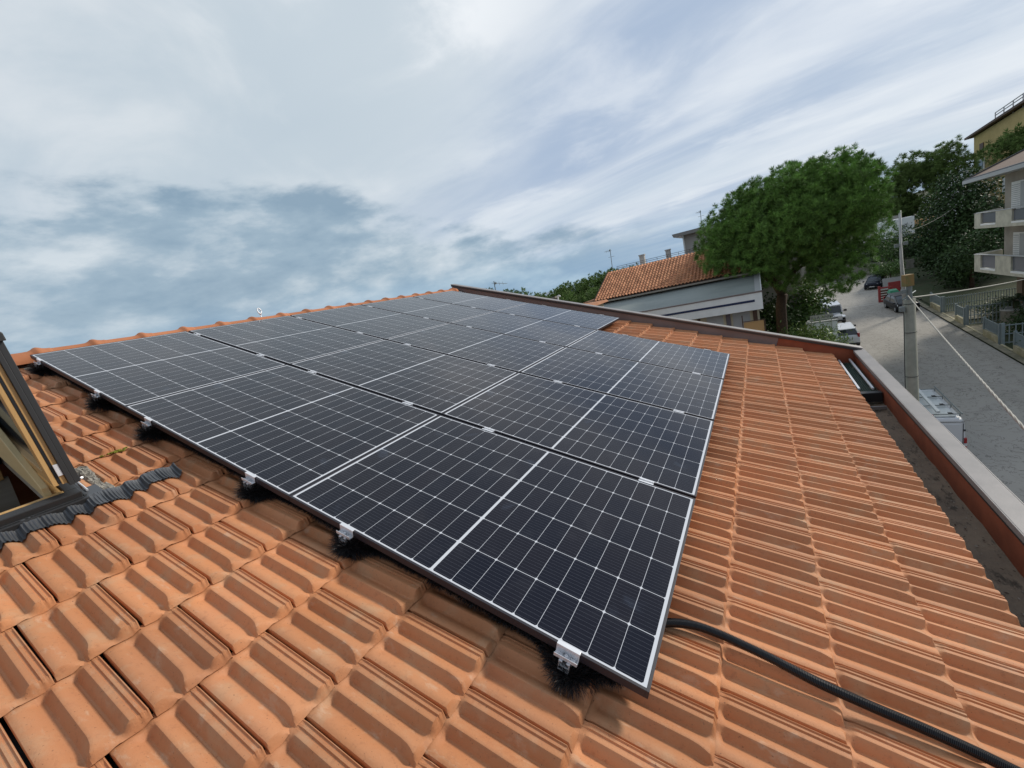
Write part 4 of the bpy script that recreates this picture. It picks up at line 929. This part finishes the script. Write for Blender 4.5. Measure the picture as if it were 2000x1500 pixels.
def car(name,loc,rz,label,paint,Ln=4.1,Wd=1.75,H=1.5,belt=.92,nose=.86,rear=.95,cab=(-.48,-.30,.14,.34),gc=.30,suv=False,box=False,cat='car'):
    """local x forward, origin under the centre"""
    t=thing(name,loc,label,cat,rz=rz); hl=Ln/2; w=Wd/2
    xs_=[-hl,-hl+.06,-hl+.35,-hl+.9,-.2*Ln,0,.16*Ln,.27*Ln,hl-.55,hl-.18,hl-.03,hl]
    ws=[.86,.93,.985,1,1,1,1,1,.985,.92,.84,.76]
    zb=[.42,.30,.24,.22,.20,.20,.20,.20,.22,.26,.34,.42]
    zs=[rear-.16,rear-.02,rear,belt+.01,belt,belt,belt-.005,belt-.02,nose+.02,nose-.05,nose-.16,nose-.28]
    if suv: zb=[z+.08 for z in zb]
    mb=MB(); mb.loft([ring(x,w*a,b,c,top=.025) for x,a,b,c in zip(xs_,ws,zb,zs)])
    B(mb,'body',paint,t,local=True,smooth=True)
    a0,a1,a2,a3=[c*Ln for c in cab]; wb=w*.90; wt=w*(.84 if box else .70); zt=H-.02
    def cabring(x0,x1,z,wd): return [(x0,-wd*.93,z),(x0+(x1-x0)*.12,-wd,z),(x1-(x1-x0)*.12,-wd,z),(x1,-wd*.90,z),(x1+.03,0,z),(x1,wd*.90,z),(x1-(x1-x0)*.12,wd,z),(x0+(x1-x0)*.12,wd,z),(x0,wd*.93,z),(x0-.03,0,z)]
    mb=MB(); mb.loft([cabring(a0,a3,belt-.04,wb),cabring(a0*.55+a1*.45,a3*.5+a2*.5,(belt+zt)/2,(wb+wt)/2+.015),cabring(a1,a2,zt-.045,wt)])
    B(mb,'window_glass','palegl',t,local=True,smooth=False)
    mb=MB(); mb.loft([cabring(a1-.06,a2+.05,zt-.06,wt+.03),cabring(a1-.05,a2+.03,zt-.025,wt+.012),cabring(a1+.05,a2-.10,zt,wt-.10)]); B(mb,'roof_panel',paint if not box else 'carsilver',t,local=True,smooth=False)
    mb=MB()
    for s in (-1,1):
        mb.tube([(a3-.02,s*wb*.93,belt-.02),(a2+.02,s*(wt*.93+.01),zt-.04)],.035,6); mb.tube([(a0+.05,s*wb*.94,belt-.02),(a1,s*(wt*.94+.01),zt-.04)],.05,6)
        mb.tube([((a0+a3)/2-.05,s*(wb+.004),belt-.02),((a1+a2)/2,s*(wt+.012),zt-.05)],.03,6)
    B(mb,'pillar',paint,t,local=True)
    for s in (-1,1):
        for x in (-hl+.78,hl-.80): wheel(t,x,s*(w-.005),.31 if not suv else .36)
    for s in (-1,1):
        mb=MB(); mb.hexa([(hl-.30,s*w*.93,nose-.20),(hl-.045,s*w*.55,nose-.24),(hl-.10,s*w*.52,nose-.10),(hl-.42,s*w*.90,nose-.06),(hl-.28,s*w*.955,nose-.18),(hl-.015,s*w*.58,nose-.22),(hl-.06,s*w*.54,nose-.085),(hl-.42,s*w*.935,nose-.045)]); B(mb,'headlight','head',t,local=True)
        mb=MB(); mb.box((-hl+.10,s*w*.83,rear-.02),(.18,w*.17,.34),0); B(mb,'tail_light','tail',t,local=True,bevel=.02)
        mb=MB(); mb.box((a3-.05,s*(w+.10),belt+.06),(.12,.20,.15)); B(mb,'mirror','plastic' ,t,local=True,bevel=.03)
    mb=MB(); mb.box((hl-.005,0,.40),(.05,Wd*.62,.16)); B(mb,'grille','plastic',t,local=True)
    mb=MB(); mb.box((hl+.025,0,.42),(.02,.5,.11)); mb.box((-hl-.012,0,rear-.30),(.02,.5,.11)); B(mb,'number_plate','plate',t,local=True)
    mb=MB(); mb.box((-hl-.002,0,.40),(.06,Wd*.84,.17)); B(mb,'bumper','plastic',t,local=True,bevel=.02)
    return t
slope_y=0.065
def put(c): c.rotation_euler=(c.rotation_euler[0],c.rotation_euler[1],c.rotation_euler[2]); return c
def tilt(c,rz):
    m_=Matrix.Translation(c.location)@Matrix.Rotation(-math.atan(.065),4,'Y')@Matrix.Rotation(rz,4,'Z'); c.rotation_euler=m_.to_euler(); return c
def gpos(x,y): return (x,y,-11.9+.065*(x-22))
# white SUV seen from behind
c=car('white_suv',gpos(44.9,-10.95),0,'white SUV with dark rear window and red tail lamp parked beyond the light green bush','carwhite',4.4,1.85,1.68,belt=1.05,nose=.98,rear=1.12,cab=(-.46,-.40,.12,.28),suv=True); tilt(c,0)
# jeep facing us
j=thing('off_road_car',gpos(52.6,-11.15),'silver-white boxy off-road car with slotted grille facing us behind the name sign','car',rz=0)
mb=MB(); mb.loft([ring(x,w_,.42,z_,top=.03) for x,w_,z_ in [(-1.95,.80,1.05),(-1.9,.84,1.12),(-.6,.86,1.13),(.35,.84,1.12),(.5,.74,1.10),(1.55,.66,1.02),(1.62,.62,.98)]]); B(mb,'body','carsilver',j,local=True)
mb=MB(); mb.hexa([(-1.88,-.78,1.12),(.55,-.78,1.12),(.55,.78,1.12),(-1.88,.78,1.12),(-1.84,-.70,1.78),(.28,-.70,1.78),(.28,.70,1.78),(-1.84,.70,1.78)]); B(mb,'window_glass','palegl',j,local=True)
mb=MB(); mb.bb(-1.9,.32,-.74,.74,1.781,1.85)
B(mb,'roof_panel','carsilver',j,local=True,bevel=.05)
mb=MB()
for s in (-1,1): mb.tube([(.57,s*.78,1.1),(.30,s*.71,1.80)],.05,6); mb.tube([(-1.88,s*.78,1.1),(-1.84,s*.71,1.80)],.06,6); mb.tube([(-.5,s*.78,1.1),(-.5,s*.71,1.80)],.05,6)
mb.tube([(.29,-.71,1.80),(.29,.71,1.80)],.045,6); B(mb,'pillar','carsilver',j,local=True)
mb=MB(); mb.bb(.3,.33,-.74,.74,1.852,1.88); B(mb,'light_bar','plastic',j,local=True)
mb=MB(); mb.bb(1.621,1.66,-.62,.62,.62,1.0); B(mb,'grille','carwhite',j,local=True,bevel=.02)
mb=MB()
for k in range(7): y=-.26+k*.087; mb.bb(1.655,1.672,y-.028,y+.028,.68,.96)
B(mb,'grille_slots','plastic',j,local=True)
for s in (-1,1):
    mb=MB(); mb.tube([(1.65,s*.45,.84),(1.69,s*.45,.84)],.10,14); B(mb,'headlight','head',j,local=True)
    mb=MB(); mb.box((1.25,s*.78,.86),(.85,.30,.10)); mb.box((-1.3,s*.84,.9),(.9,.16,.08)); B(mb,'fender','carsilver',j,local=True,bevel=.03)
    mb=MB(); mb.box((.50,s*1.02,1.28),(.10,.24,.20)); mb.tube([(.5,s*.8,1.18),(.5,s*.95,1.25)],.02,5); B(mb,'mirror','plastic',j,local=True)
    for x in (-1.3,1.2): wheel(j,x,s*.90,.40,.26)
mb=MB(); mb.bb(1.7,1.86,-.85,.85,.48,.62); B(mb,'bumper','plastic',j,local=True,bevel=.02)
tilt(j,math.pi)
c=car('parked_car',gpos(58.6,-10.9),0,'small white car mostly hidden behind the boxy off-road car','carwhite',3.7,1.65,1.48,cab=(-.47,-.36,.12,.32)); tilt(c,math.pi)
c=car('black_hatchback',gpos(54.8,-16.95),0,'black hatchback facing us with bright headlamps behind the utility pole','carblack',4.05,1.74,1.5,cab=(-.47,-.34,.10,.36)); tilt(c,math.pi+.10)
c=car('dark_car',gpos(68.9,-17.6),0,'dark navy car parked in front of the clipped hedge','carnavy',4.2,1.74,1.45,cab=(-.40,-.26,.10,.30)); tilt(c,math.pi-.35)
# --- white van with roof rack
van=thing('white_van',gpos(25.6,-11.25),'white panel van with ladder rack and red tail lamps parked below the parapet','van')
def vring(x,w_,zb,zt_,r=.16):
    return [(x,-w_*.97,zb),(x,-w_,zb+.25),(x,-w_,1.1),(x,-w_*.93,zt_-r),(x,-w_*.86,zt_-.045),(x,-w_*.72,zt_),(x,0,zt_+.02),(x,w_*.72,zt_),(x,w_*.86,zt_-.045),(x,w_*.93,zt_-r),(x,w_,1.1),(x,w_,zb+.25),(x,w_*.97,zb)]
mb=MB(); mb.loft([vring(x,w_,zb,z_) for x,w_,zb,z_ in [(-2.50,.90,.42,2.18),(-2.46,.955,.38,2.26),(-2.2,.97,.34,2.30),(0,.98,.34,2.31),(1.2,.98,.34,2.28),(1.45,.97,.34,2.10)]]); B(mb,'body','carwhite',van,local=True,smooth=False)
mb=MB(); mb.loft([[(1.451,-.95,.34),(1.451,.95,.34),(1.451,.86,2.05),(1.451,-.86,2.05)],[(2.0,-.94,.34),(2.0,.94,.34),(1.95,.86,1.35),(1.95,-.86,1.35)],[(2.75,-.85,.40),(2.75,.85,.40),(2.70,.78,.95),(2.70,-.78,.95)]]); B(mb,'cab','carwhite',van,local=True,bevel=.04)
mb=MB(); mb.add([(1.50,-.84,2.0),(1.50,.84,2.0),(1.99,.84,1.40),(1.99,-.84,1.40)],[(0,1,2,3)]); mb.v=[(x,y,z+.03) for x,y,z in mb.v]; B(mb,'windscreen','palegl',van,local=True)
mb=MB(); 
for (x0,x1) in ((-2.35,-1.3),(-1.26,-.25),(-.21,.9)): mb.bb(x0,x1,-.66,.66,2.318,2.332)
B(mb,'roof_panel','vanroof',van,local=True,bevel=.004)
mb=MB()
for x in (-2.30,-1.28,-.23,.80): mb.box((x,0,2.42),(.035,1.62,.035)); 
for x in (-2.30,-1.28,-.23,.80):
    for s in (-1,1): mb.box((x,s*.80,2.36),(.05,.03,.14))
B(mb,'rack_bar','steel',van,local=True)
mb=MB(); mb.tube([(-2.42,-.84,2.47),(1.0,-.84,2.47)],.028,8); mb.tube([(-2.42,.84,2.47),(1.0,.84,2.47)],.028,8); B(mb,'rack_rail','steel',van,local=True)
mb=MB(); mb.box((.05,-.12,2.53),(4.7,.12,.09)); B(mb,'ladder_beam','vanroof',van,local=True,bevel=.006)
for x in (-2.28,-1.26,-.21): mb=MB(); mb.box((x+.03,-.50,2.455),(.10,.13,.03)); mb.box((x-.06,-.56,2.45),(.10,.05,.03)); B(mb,'rack_clip','plastic',van,local=True)
mb=MB(); mb.box((-2.40,.14,2.39),(.12,.14,.12)); B(mb,'rear_beacon','tail',van,local=True,bevel=.01)
mb=MB(); mb.box((-2.40,.45,2.38),(.06,.45,.06)); B(mb,'rack_roller','vanroof',van,local=True)
mb=MB()
for s in (-1,1):
    mb.box((-2.512,s*.425,1.22),(.03,.80,1.62))
B(mb,'rear_door','carwhite',van,local=True,bevel=.02)
mb=MB(); mb.bb(-2.50,-2.478,-.885,.885,2.10,2.125); mb.bb(-2.53,-2.50,-.012,.012,.45,2.0); mb.bb(-2.52,-2.498,-.86,-.845,.5,2.05); mb.bb(-2.52,-2.498,.845,.86,.5,2.05); B(mb,'door_seam','plastic',van,local=True)
for s in (-1,1):
    mb=MB(); mb.box((-2.47,s*.93,1.22),(.12,.10,.26)); B(mb,'tail_light','tail',van,local=True,bevel=.02)
    mb=MB(); mb.box((-2.47,s*.93,1.02),(.12,.10,.13)); B(mb,'reversing_light','head',van,local=True,bevel=.02)
    mb=MB(); mb.box((-2.47,s*.93,.88),(.12,.10,.13)); B(mb,'tail_light','tail',van,local=True,bevel=.02)
    for x in (-1.65,1.75): wheel(van,x,s*.97,.34,.22)
    mb=MB(); mb.box((1.75,s*1.10,1.35),(.12,.20,.30)); B(mb,'mirror','plastic',van,local=True,bevel=.03)
    mb=MB(); mb.box((-2.5,s*.90,1.72),(.06,.05,.07)); mb.box((-2.5,s*.90,.75),(.06,.05,.07)); B(mb,'door_hinge','plastic',van,local=True)
mb=MB(); mb.box((-2.54,.22,1.35),(.03,.30,.07)); B(mb,'door_handle','plastic',van,local=True)
mb=MB(); mb.box((-2.58,0,.42),(.14,1.7,.16)); B(mb,'bumper','plastic',van,local=True,bevel=.03)
mb=MB(); mb.tube([(.2,0,2.33),(.15,0,2.55)],.008,5); B(mb,'aerial','plastic',van,local=True)
tilt(van,0)
# --- white box truck on the upper road
tr=thing('box_truck',(91.5,-24.3,-4.9),'white box truck with dark scrawl on its tail above the retaining wall','truck',rz=.12)
mb=MB(); mb.bb(-3,3,-1.35,1.35,.75,3.5); B(mb,'cargo_box','white',tr,local=True,bevel=.05)
mb=MB(); mb.bb(3.05,4.8,-1.15,1.15,.6,2.6); B(mb,'cab','white',tr,local=True,bevel=.15)
mb=MB(); mb.bb(-3,4.6,-1.1,1.1,.5,.74); B(mb,'chassis','plastic',tr,local=True)
for s in (-1,1):
    for x in (-1.8,3.7): wheel(tr,x,s*1.2,.48,.3)
mb=MB(); rs_=random.Random(2)
for i in range(16):
    y0=rs_.uniform(-.75,.25); z0=rs_.uniform(1.7,2.5); a=rs_.uniform(-1.2,1.2); l=rs_.uniform(.12,.4)
    mb.tube([(-3.03,y0-l*math.cos(a),z0-l*.6*math.sin(a)),(-3.03,y0,z0+.05),(-3.03,y0+l*math.cos(a)*.8,z0+l*.6*math.sin(a))],.022,4)
B(mb,'scrawl','ink',tr,local=True)
mb=MB(); mb.bb(-3.04,-3.0,-1.2,1.2,.78,.95); B(mb,'tail_stripe','steel',tr,local=True)
mb=MB(); mb.box((-2.2,-.3,3.56),(.5,.6,.1)); B(mb,'roof_vent','plastic',tr,local=True)
mb=MB(); mb.bb(100,112,-26.5,-22,-4.9,-.9); fh=B(mb,'distant_house_wall','pinkwhite'); 
fh.name='pale_house'; props(fh,'pale house glimpsed above the white truck between the trees','house')
mb=MB(); mb.bb(90,94,-29.2,-26.6,-4.9,-2.2); o=B(mb,'ochre_shed','orange'); props(o,'small orange fronted shed right of the white truck','shed')
# bins / red boards
bn=thing('red_board_stand',gpos(59.3,-16.35),'red framed board stand with brown shelves left of the black hatchback','stand')
z0=gpos(59.3,0)[2]
mb=MB(); mb.bb(59.1,59.3,-16.25,-16.05,z0,z0+1.75); mb.bb(59.1,59.3,-17.15,-17.0,z0,z0+1.55); mb.bb(59.1,59.3,-17.0,-16.25,z0+1.45,z0+1.6); mb.bb(59.1,59.3,-17.0,-16.25,z0+.02,z0+.2); B(mb,'frame','red',bn)
mb=MB()
for k in range(4): mb.bb(59.14,59.26,-17.0,-16.25,z0+.28+k*.27,z0+.46+k*.27)
B(mb,'shelf_board','shutter',bn)
mb=MB(); mb.bb(63.2,63.35,-18.75,-17.7,-9.2,-7.95); B(mb,'notice_board','red',label='red board against the low wall under the hedge',cat='board')
bi=thing('waste_bin',gpos(57.2,-16.9),'waste bin with bright green lid behind the black hatchback','bin')
z0=gpos(57.2,0)[2]
mb=MB(); mb.loft([[(56.9,-17.2,z0),(57.5,-17.2,z0),(57.5,-16.6,z0),(56.9,-16.6,z0)],[(56.85,-17.3,z0+1.25),(57.6,-17.3,z0+1.25),(57.6,-16.5,z0+1.25),(56.85,-16.5,z0+1.25)]]); B(mb,'bin_body','steel',bi)
mb=MB(); mb.hexa([(56.8,-17.35,z0+1.25),(57.65,-17.35,z0+1.25),(57.65,-16.45,z0+1.25),(56.8,-16.45,z0+1.25),(56.95,-17.2,z0+1.5),(57.6,-17.2,z0+1.6),(57.6,-16.6,z0+1.6),(56.95,-16.6,z0+1.5)]); B(mb,'lid','greenpl',bi,bevel=.03)
# ================================================================== FENCES on the right of the street
GZ=lambda x:-11.9+.065*(x-22)
def fence_x(x0,x1,label,hw=.55,hf=.85):
    y=-18.85; t=thing('street_fence',(x1,y,GZ(x1)),label,'fence','low walls with blue-grey railings along the street')
    n=max(2,int((x0-x1)/.5)); mb=MB(); secs=[]
    for i in range(n+1):
        x=x1+(x0-x1)*i/n; z=GZ(x); secs.append([(x,y-.09,z-.1),(x,y+.09,z-.1),(x,y+.09,z+hw),(x,y-.09,z+hw)])
    mb.loft(secs); B(mb,'base_wall','lowwall',t)
    mb=MB(); zr=lambda x,h:GZ(x)+hw+h
    for h in (.06,hf-.05): mb.hexa([(x1,y-.02,zr(x1,h)),(x0,y-.02,zr(x0,h)),(x0,y+.02,zr(x0,h)),(x1,y+.02,zr(x1,h)),(x1,y-.02,zr(x1,h+.05)),(x0,y-.02,zr(x0,h+.05)),(x0,y+.02,zr(x0,h+.05)),(x1,y+.02,zr(x1,h+.05))])
    x=x1+.05
    while x<x0: mb.bb(x-.012,x+.012,y-.012,y+.012,zr(x,.11),zr(x,hf-.06)); x+=.085
    B(mb,'railing','bluefence',t)
    for xx in (x0,x1):
        mb=MB(); mb.bb(xx-.07,xx+.07,y-.07,y+.07,GZ(xx),GZ(xx)+hw+hf+.08); B(mb,'post','bluefence',t)
    return t
def fence_y(x,y0,y1,label,h=1.3,dense=.16):
    t=thing('side_fence',(x,y0,GZ(x)),label,'fence','barred side fences between the driveways'); mb=MB(); z=GZ(x)+.08
    for hh in (.05,h*.5,h-.05): mb.bb(x-.025,x+.025,y1,y0,z+hh,z+hh+.06)
    y=y0
    while y>y1: mb.bb(x-.02,x+.02,y-.025,y+.025,z,z+h+.06); y-=dense
    B(mb,'bars','bluefence',t)
    for yy in (y0,y1): mb=MB(); mb.bb(x-.08,x+.08,yy-.08,yy+.08,GZ(x),z+h+.15); B(mb,'post','bluefence',t)
    return t
fence_x(53.6,50.95,'farthest low wall with railing, right of the black hatchback')
fence_x(47.6,45.9,'second low wall with railing, in front of the barred side fence with the white tag')
fence_x(42.4,40.1,'third low wall with railing, below the palm')
fence_x(38.0,27,'long low wall with railing running out of frame at the right edge')
fence_y(50.8,-18.95,-23.5,'farthest side fence of thin bars beside the lawn')
f2=fence_y(45.75,-18.95,-22.6,'dark barred side fence with a small white tag near the palm',1.45,.20)
mb=MB(); mb.bb(45.70,45.72,-21.9,-21.6,GZ(45.7)+1.0,GZ(45.7)+1.25); B(mb,'tag','white',f2)
fence_y(39.95,-18.95,-21.0,'nearest side gate of dark bars before the long low wall',1.3,.3)
mb=MB(); mb.bb(50.8,47.7,-18.80,-18.66,0,0.02)
def threshold(x0,x1,label):
    mb=MB(); mb.hexa([(x1,-18.9,GZ(x1)),(x0,-18.9,GZ(x0)),(x0,-18.78,GZ(x0)),(x1,-18.78,GZ(x1)),(x1,-18.9,GZ(x1)+.12),(x0,-18.9,GZ(x0)+.12),(x0,-18.78,GZ(x0)+.12),(x1,-18.78,GZ(x1)+.12)]); B(mb,'driveway_threshold','lowwall',label=label,cat='kerb',group='driveway thresholds')
threshold(50.7,47.8,'pale kerb stone across the farthest driveway'); threshold(45.6,42.6,'pale kerb stone across the middle driveway'); threshold(39.8,38.2,'pale kerb stone before the nearest gate')
for (x0,x1) in ((50.8,47.6),(45.7,42.4)): strip('driveway',x1,x0,lambda x:-30,lambda x:-18.9,.03,'pave',8)
# palm in planter
pl=thing('palm_planter',(45.0,-21.3,GZ(45)),'stone planter under the small palm','planter')
mb=MB(); zb=GZ(45); mb.loft([[(45+math.cos(a)*.75,-21.3+math.sin(a)*.75,z) for a in np.linspace(0,6.283,16)[:-1]] for z in (zb,zb+1.1)]); B(mb,'wall','concrete',pl)
mb=MB(); mb.loft([[(45+math.cos(a)*.82,-21.3+math.sin(a)*.82,z) for a in np.linspace(0,6.283,16)[:-1]] for z in (zb+1.101,zb+1.2)]); B(mb,'rim','softgrey',pl)
pm=thing('palm',(45,-21.3,zb+1.2),'small palm with arching fronds in a round planter by the balconied block','palm')
mb=MB(); mb.tube([(45,-21.3,zb+1.15),(45,-21.3,zb+1.75)],[.16,.13],10); B(mb,'trunk','bark',pm)
mb=MB(); rp=random.Random(4)
for i in range(34):
    a=rp.uniform(0,6.283); el_=rp.uniform(.15,1.2); ln=rp.uniform(1.2,1.8); c=Vector((45,-21.3,zb+1.75)); d=Vector((math.cos(a),math.sin(a),0)); s=Vector((-math.sin(a),math.cos(a),0))
    prev=None
    for k in range(13):
        f=k/12; p=c+d*ln*f*math.cos(el_*.6)+Vector((0,0,math.sin(el_)*ln*f-.75*f*f*ln))
        if prev is not None and k>1:
            for sg_ in (-1,1):
                tip=p+s*sg_*.22*(1-abs(f-.5)*1.2)+Vector((0,0,-.05))+d*.07
                mb.add([prev,p,tip],[(0,1,2)])
        prev=p
B(mb,'frond','leaf_dark',pm)
for i,(x,y,rr,lab,mt_) in enumerate([(47.5,-21.6,(1.5,1.2,.5),'dark low shrub between the palm and the farthest side fence','leaf_dark'),(42.2,-21.2,(1.8,1.2,.6),'dark green shrub mass behind the third low wall','leaf_dark'),(37.5,-20.3,(1.8,.9,.7),'green shrubs behind the long low wall at the right edge','leaf_mid')]):
    t=thing('garden_shrub',(x,y,GZ(x)),lab,'shrub','shrubs in the gardens behind the blue fences'); foliage(lumpy((x,y,GZ(x)+.55),*rr,18,.3,.5,500+i),90,8,.16,.045,mt_,t,name='foliage',seed=520+i,leaf=True)
    mb=MB(); mb.tube([(x,y,GZ(x)-.1),(x,y,GZ(x)+.5)],[.05,.03],6); B(mb,'stem','bark',t)
# ================================================================== BALCONIED BLOCK (right)
ap=thing('balconied_block',(44,-26,GZ(44)),'taupe apartment block with pale concrete balconies at the right edge','building')
mb=MB(); mb.bb(39,49.0,-34,-22.0,-6.45,.62); mb.bb(39,46.0,-34,-26,-11.2,-6.45); B(mb,'wall','aptwall',ap)
def balcony(zb_,zt_,name='balcony'):
    mb=MB()
    mb.bb(39,49.4,-22.0,-20.45,zb_,zb_+.22)           # slab
    # parapet segments with glazed gaps
    for (x0,x1) in ((49.4,48.25),(45.75,43.4),(40.2,39)): mb.bb(x1,x0,-20.65,-20.45,zb_+.22,zt_)
    mb.bb(49.2,49.4,-22.0,-20.651,zb_+.22,zt_)
    o=B(mb,name,'balc',ap)
    for (x0,x1) in ((48.25,45.75),(43.4,40.2)):
        mb=MB(); mb.bb(x1,x0,-20.58,-20.55,zb_+.40,zt_-.05); q=mk('glass_panel',mb.v,mb.f,'darkpanel',o)
        mb=MB(); mb.bb(x1,x0,-20.65,-20.43,zb_+.22,zb_+.34); q=mk('panel_sill',mb.v,mb.f,'white',o)
    mb=MB(); mb.tube([(39,-20.55,zt_+.03),(49.35,-20.55,zt_+.03),(49.3,-22,zt_+.03)],.03,6); mb.bb(39,49.45,-20.68,-20.42,zt_,zt_+.02); mk('hand_rail',mb.v,mb.f,'softgrey',o)
balcony(-3.08,-1.90); balcony(-6.55,-5.15)
for (x0,x1,z0_,z1_,nm) in [(47.8,45.2,-2.9,-.1,'balcony_window'),(47.4,45.6,-6.3,-3.8,'balcony_window'),(43.2,40,-2.9,-.1,'balcony_window'),(43.2,40,-6.3,-3.8,'balcony_window')]:
    mb=MB(); mb.bb(x1,x0,-21.99,-21.93,z0_,z1_); o=B(mb,nm,'white',ap)
    mb=MB(); mb.bb(x1+.1,(x0+x1)/2-.05,-21.925,-21.915,z0_+.1,z1_-.1); mk('pane',mb.v,mb.f,'softgrey',o)
    mb=MB()
    k=z0_+.15
    while k<z1_-.15: mb.bb((x0+x1)/2+.05,x0-.1,-21.925,-21.91,k,k+.05); k+=.14
    mk('shutter',mb.v,mb.f,'softgrey',o)
mb=MB(); mb.bb(46.7,47.5,-23.0,-22.2,-10.9,-6.56); B(mb,'pillar','pillarst',ap); mb=MB(); mb.bb(40,40.8,-23.0,-22.2,-11.2,-6.56); B(mb,'pillar','pillarst',ap)
mb=MB(); mb.hexa([(38,-35,.60),(49.9,-35,.60),(49.9,-19.9,.60),(38,-19.9,.60),(38,-35,.86),(49.9,-35,.86),(49.9,-19.9,.86),(38,-19.9,.86)]); B(mb,'eaves','softgrey',ap)
mb=MB(); mb.hexa([(38,-35,.861),(49.8,-35,.861),(49.8,-20,.861),(38,-20,.861),(38,-27.6,4.2),(42.2,-27.6,4.2),(42.2,-27.4,4.2),(38,-27.4,4.2)]); B(mb,'hip_roof','apttile',ap)
mb=MB(); mb.tube([(49.8,-20.0,.90),(42.2,-27.4,4.24)],.07,6); mb.tube([(49.8,-20.0,.9),(38,-20.0,.9)],.06,6); B(mb,'roof_edge','clad',ap)
# lawn behind the fences
mb=MB(); n=8
V_=[];F_=[]
for i in range(n+1):
    x=50.9+(66-50.9)*i/n
    for y in (-19.1,-27): V_.append((x,y,GZ(x)+.02))
for i in range(n): F_.append((2*i,2*i+1,2*i+3,2*i+2))
props(mk('lawn',V_,F_,'earth'),kind='structure')
# ================================================================== YELLOW HOUSE
yh=thing('yellow_house',(103,-44,gg_(103,-44)),'tall yellow house with dark eaves and roof railing at the upper right','house')
mb=MB(); mb.hexa([(88,-52,-3),(114,-52,-3),(114,-40,-3),(88,-40,-3),(88,-52,10.5),(114,-52,9.6),(114,-40,9.6),(88,-40,10.9)]); B(mb,'wall','yellow',yh)
mb=MB(); mb.hexa([(86,-53,10.6),(115.5,-53,9.6),(115.5,-39.2,9.62),(86,-39.2,11.3),(86,-53,10.9),(115.5,-53,9.9),(115.5,-39.2,9.95),(86,-39.2,11.65)]); B(mb,'eaves','shutter',yh)
mb=MB()
for z in (.9,.5): mb.tube([(86,-40,12.0+z),(106,-40,10.8+z)],.08,5)
for i in range(8): x=86+i*2.85; mb.tube([(x,-40,10.3),(x,-40,12.9-(x-86)*.06)],.07,5)
B(mb,'roof_railing','softgrey',yh)
mb=MB(); mb.bb(95.5,96.8,-43,-42,10.5,14.2); mb.bb(95.3,97.0,-43.2,-41.8,14.2,14.5); B(mb,'chimney','pinkwhite',yh)
mb=MB(); mb.bb(109.5,113.2,-39.99,-39.9,3.6,5.4); o=B(mb,'window','white',yh); mb=MB(); mb.bb(110,112.7,-39.89,-39.85,3.8,5.2); mk('pane',mb.v,mb.f,'glass',o)
mb=MB(); mb.bb(109,114,-39.99,-39.2,2.9,3.2); B(mb,'balcony_slab','white',yh)
mb=MB(); mb.bb(110,111.5,-39.99,-39.9,6.9,8.0); B(mb,'window','shutter',yh)
mb=MB(); mb.bb(100,103,-39.99,-39.9,-1,1.2); B(mb,'window','white',yh)
bpy.context.view_layer.update()
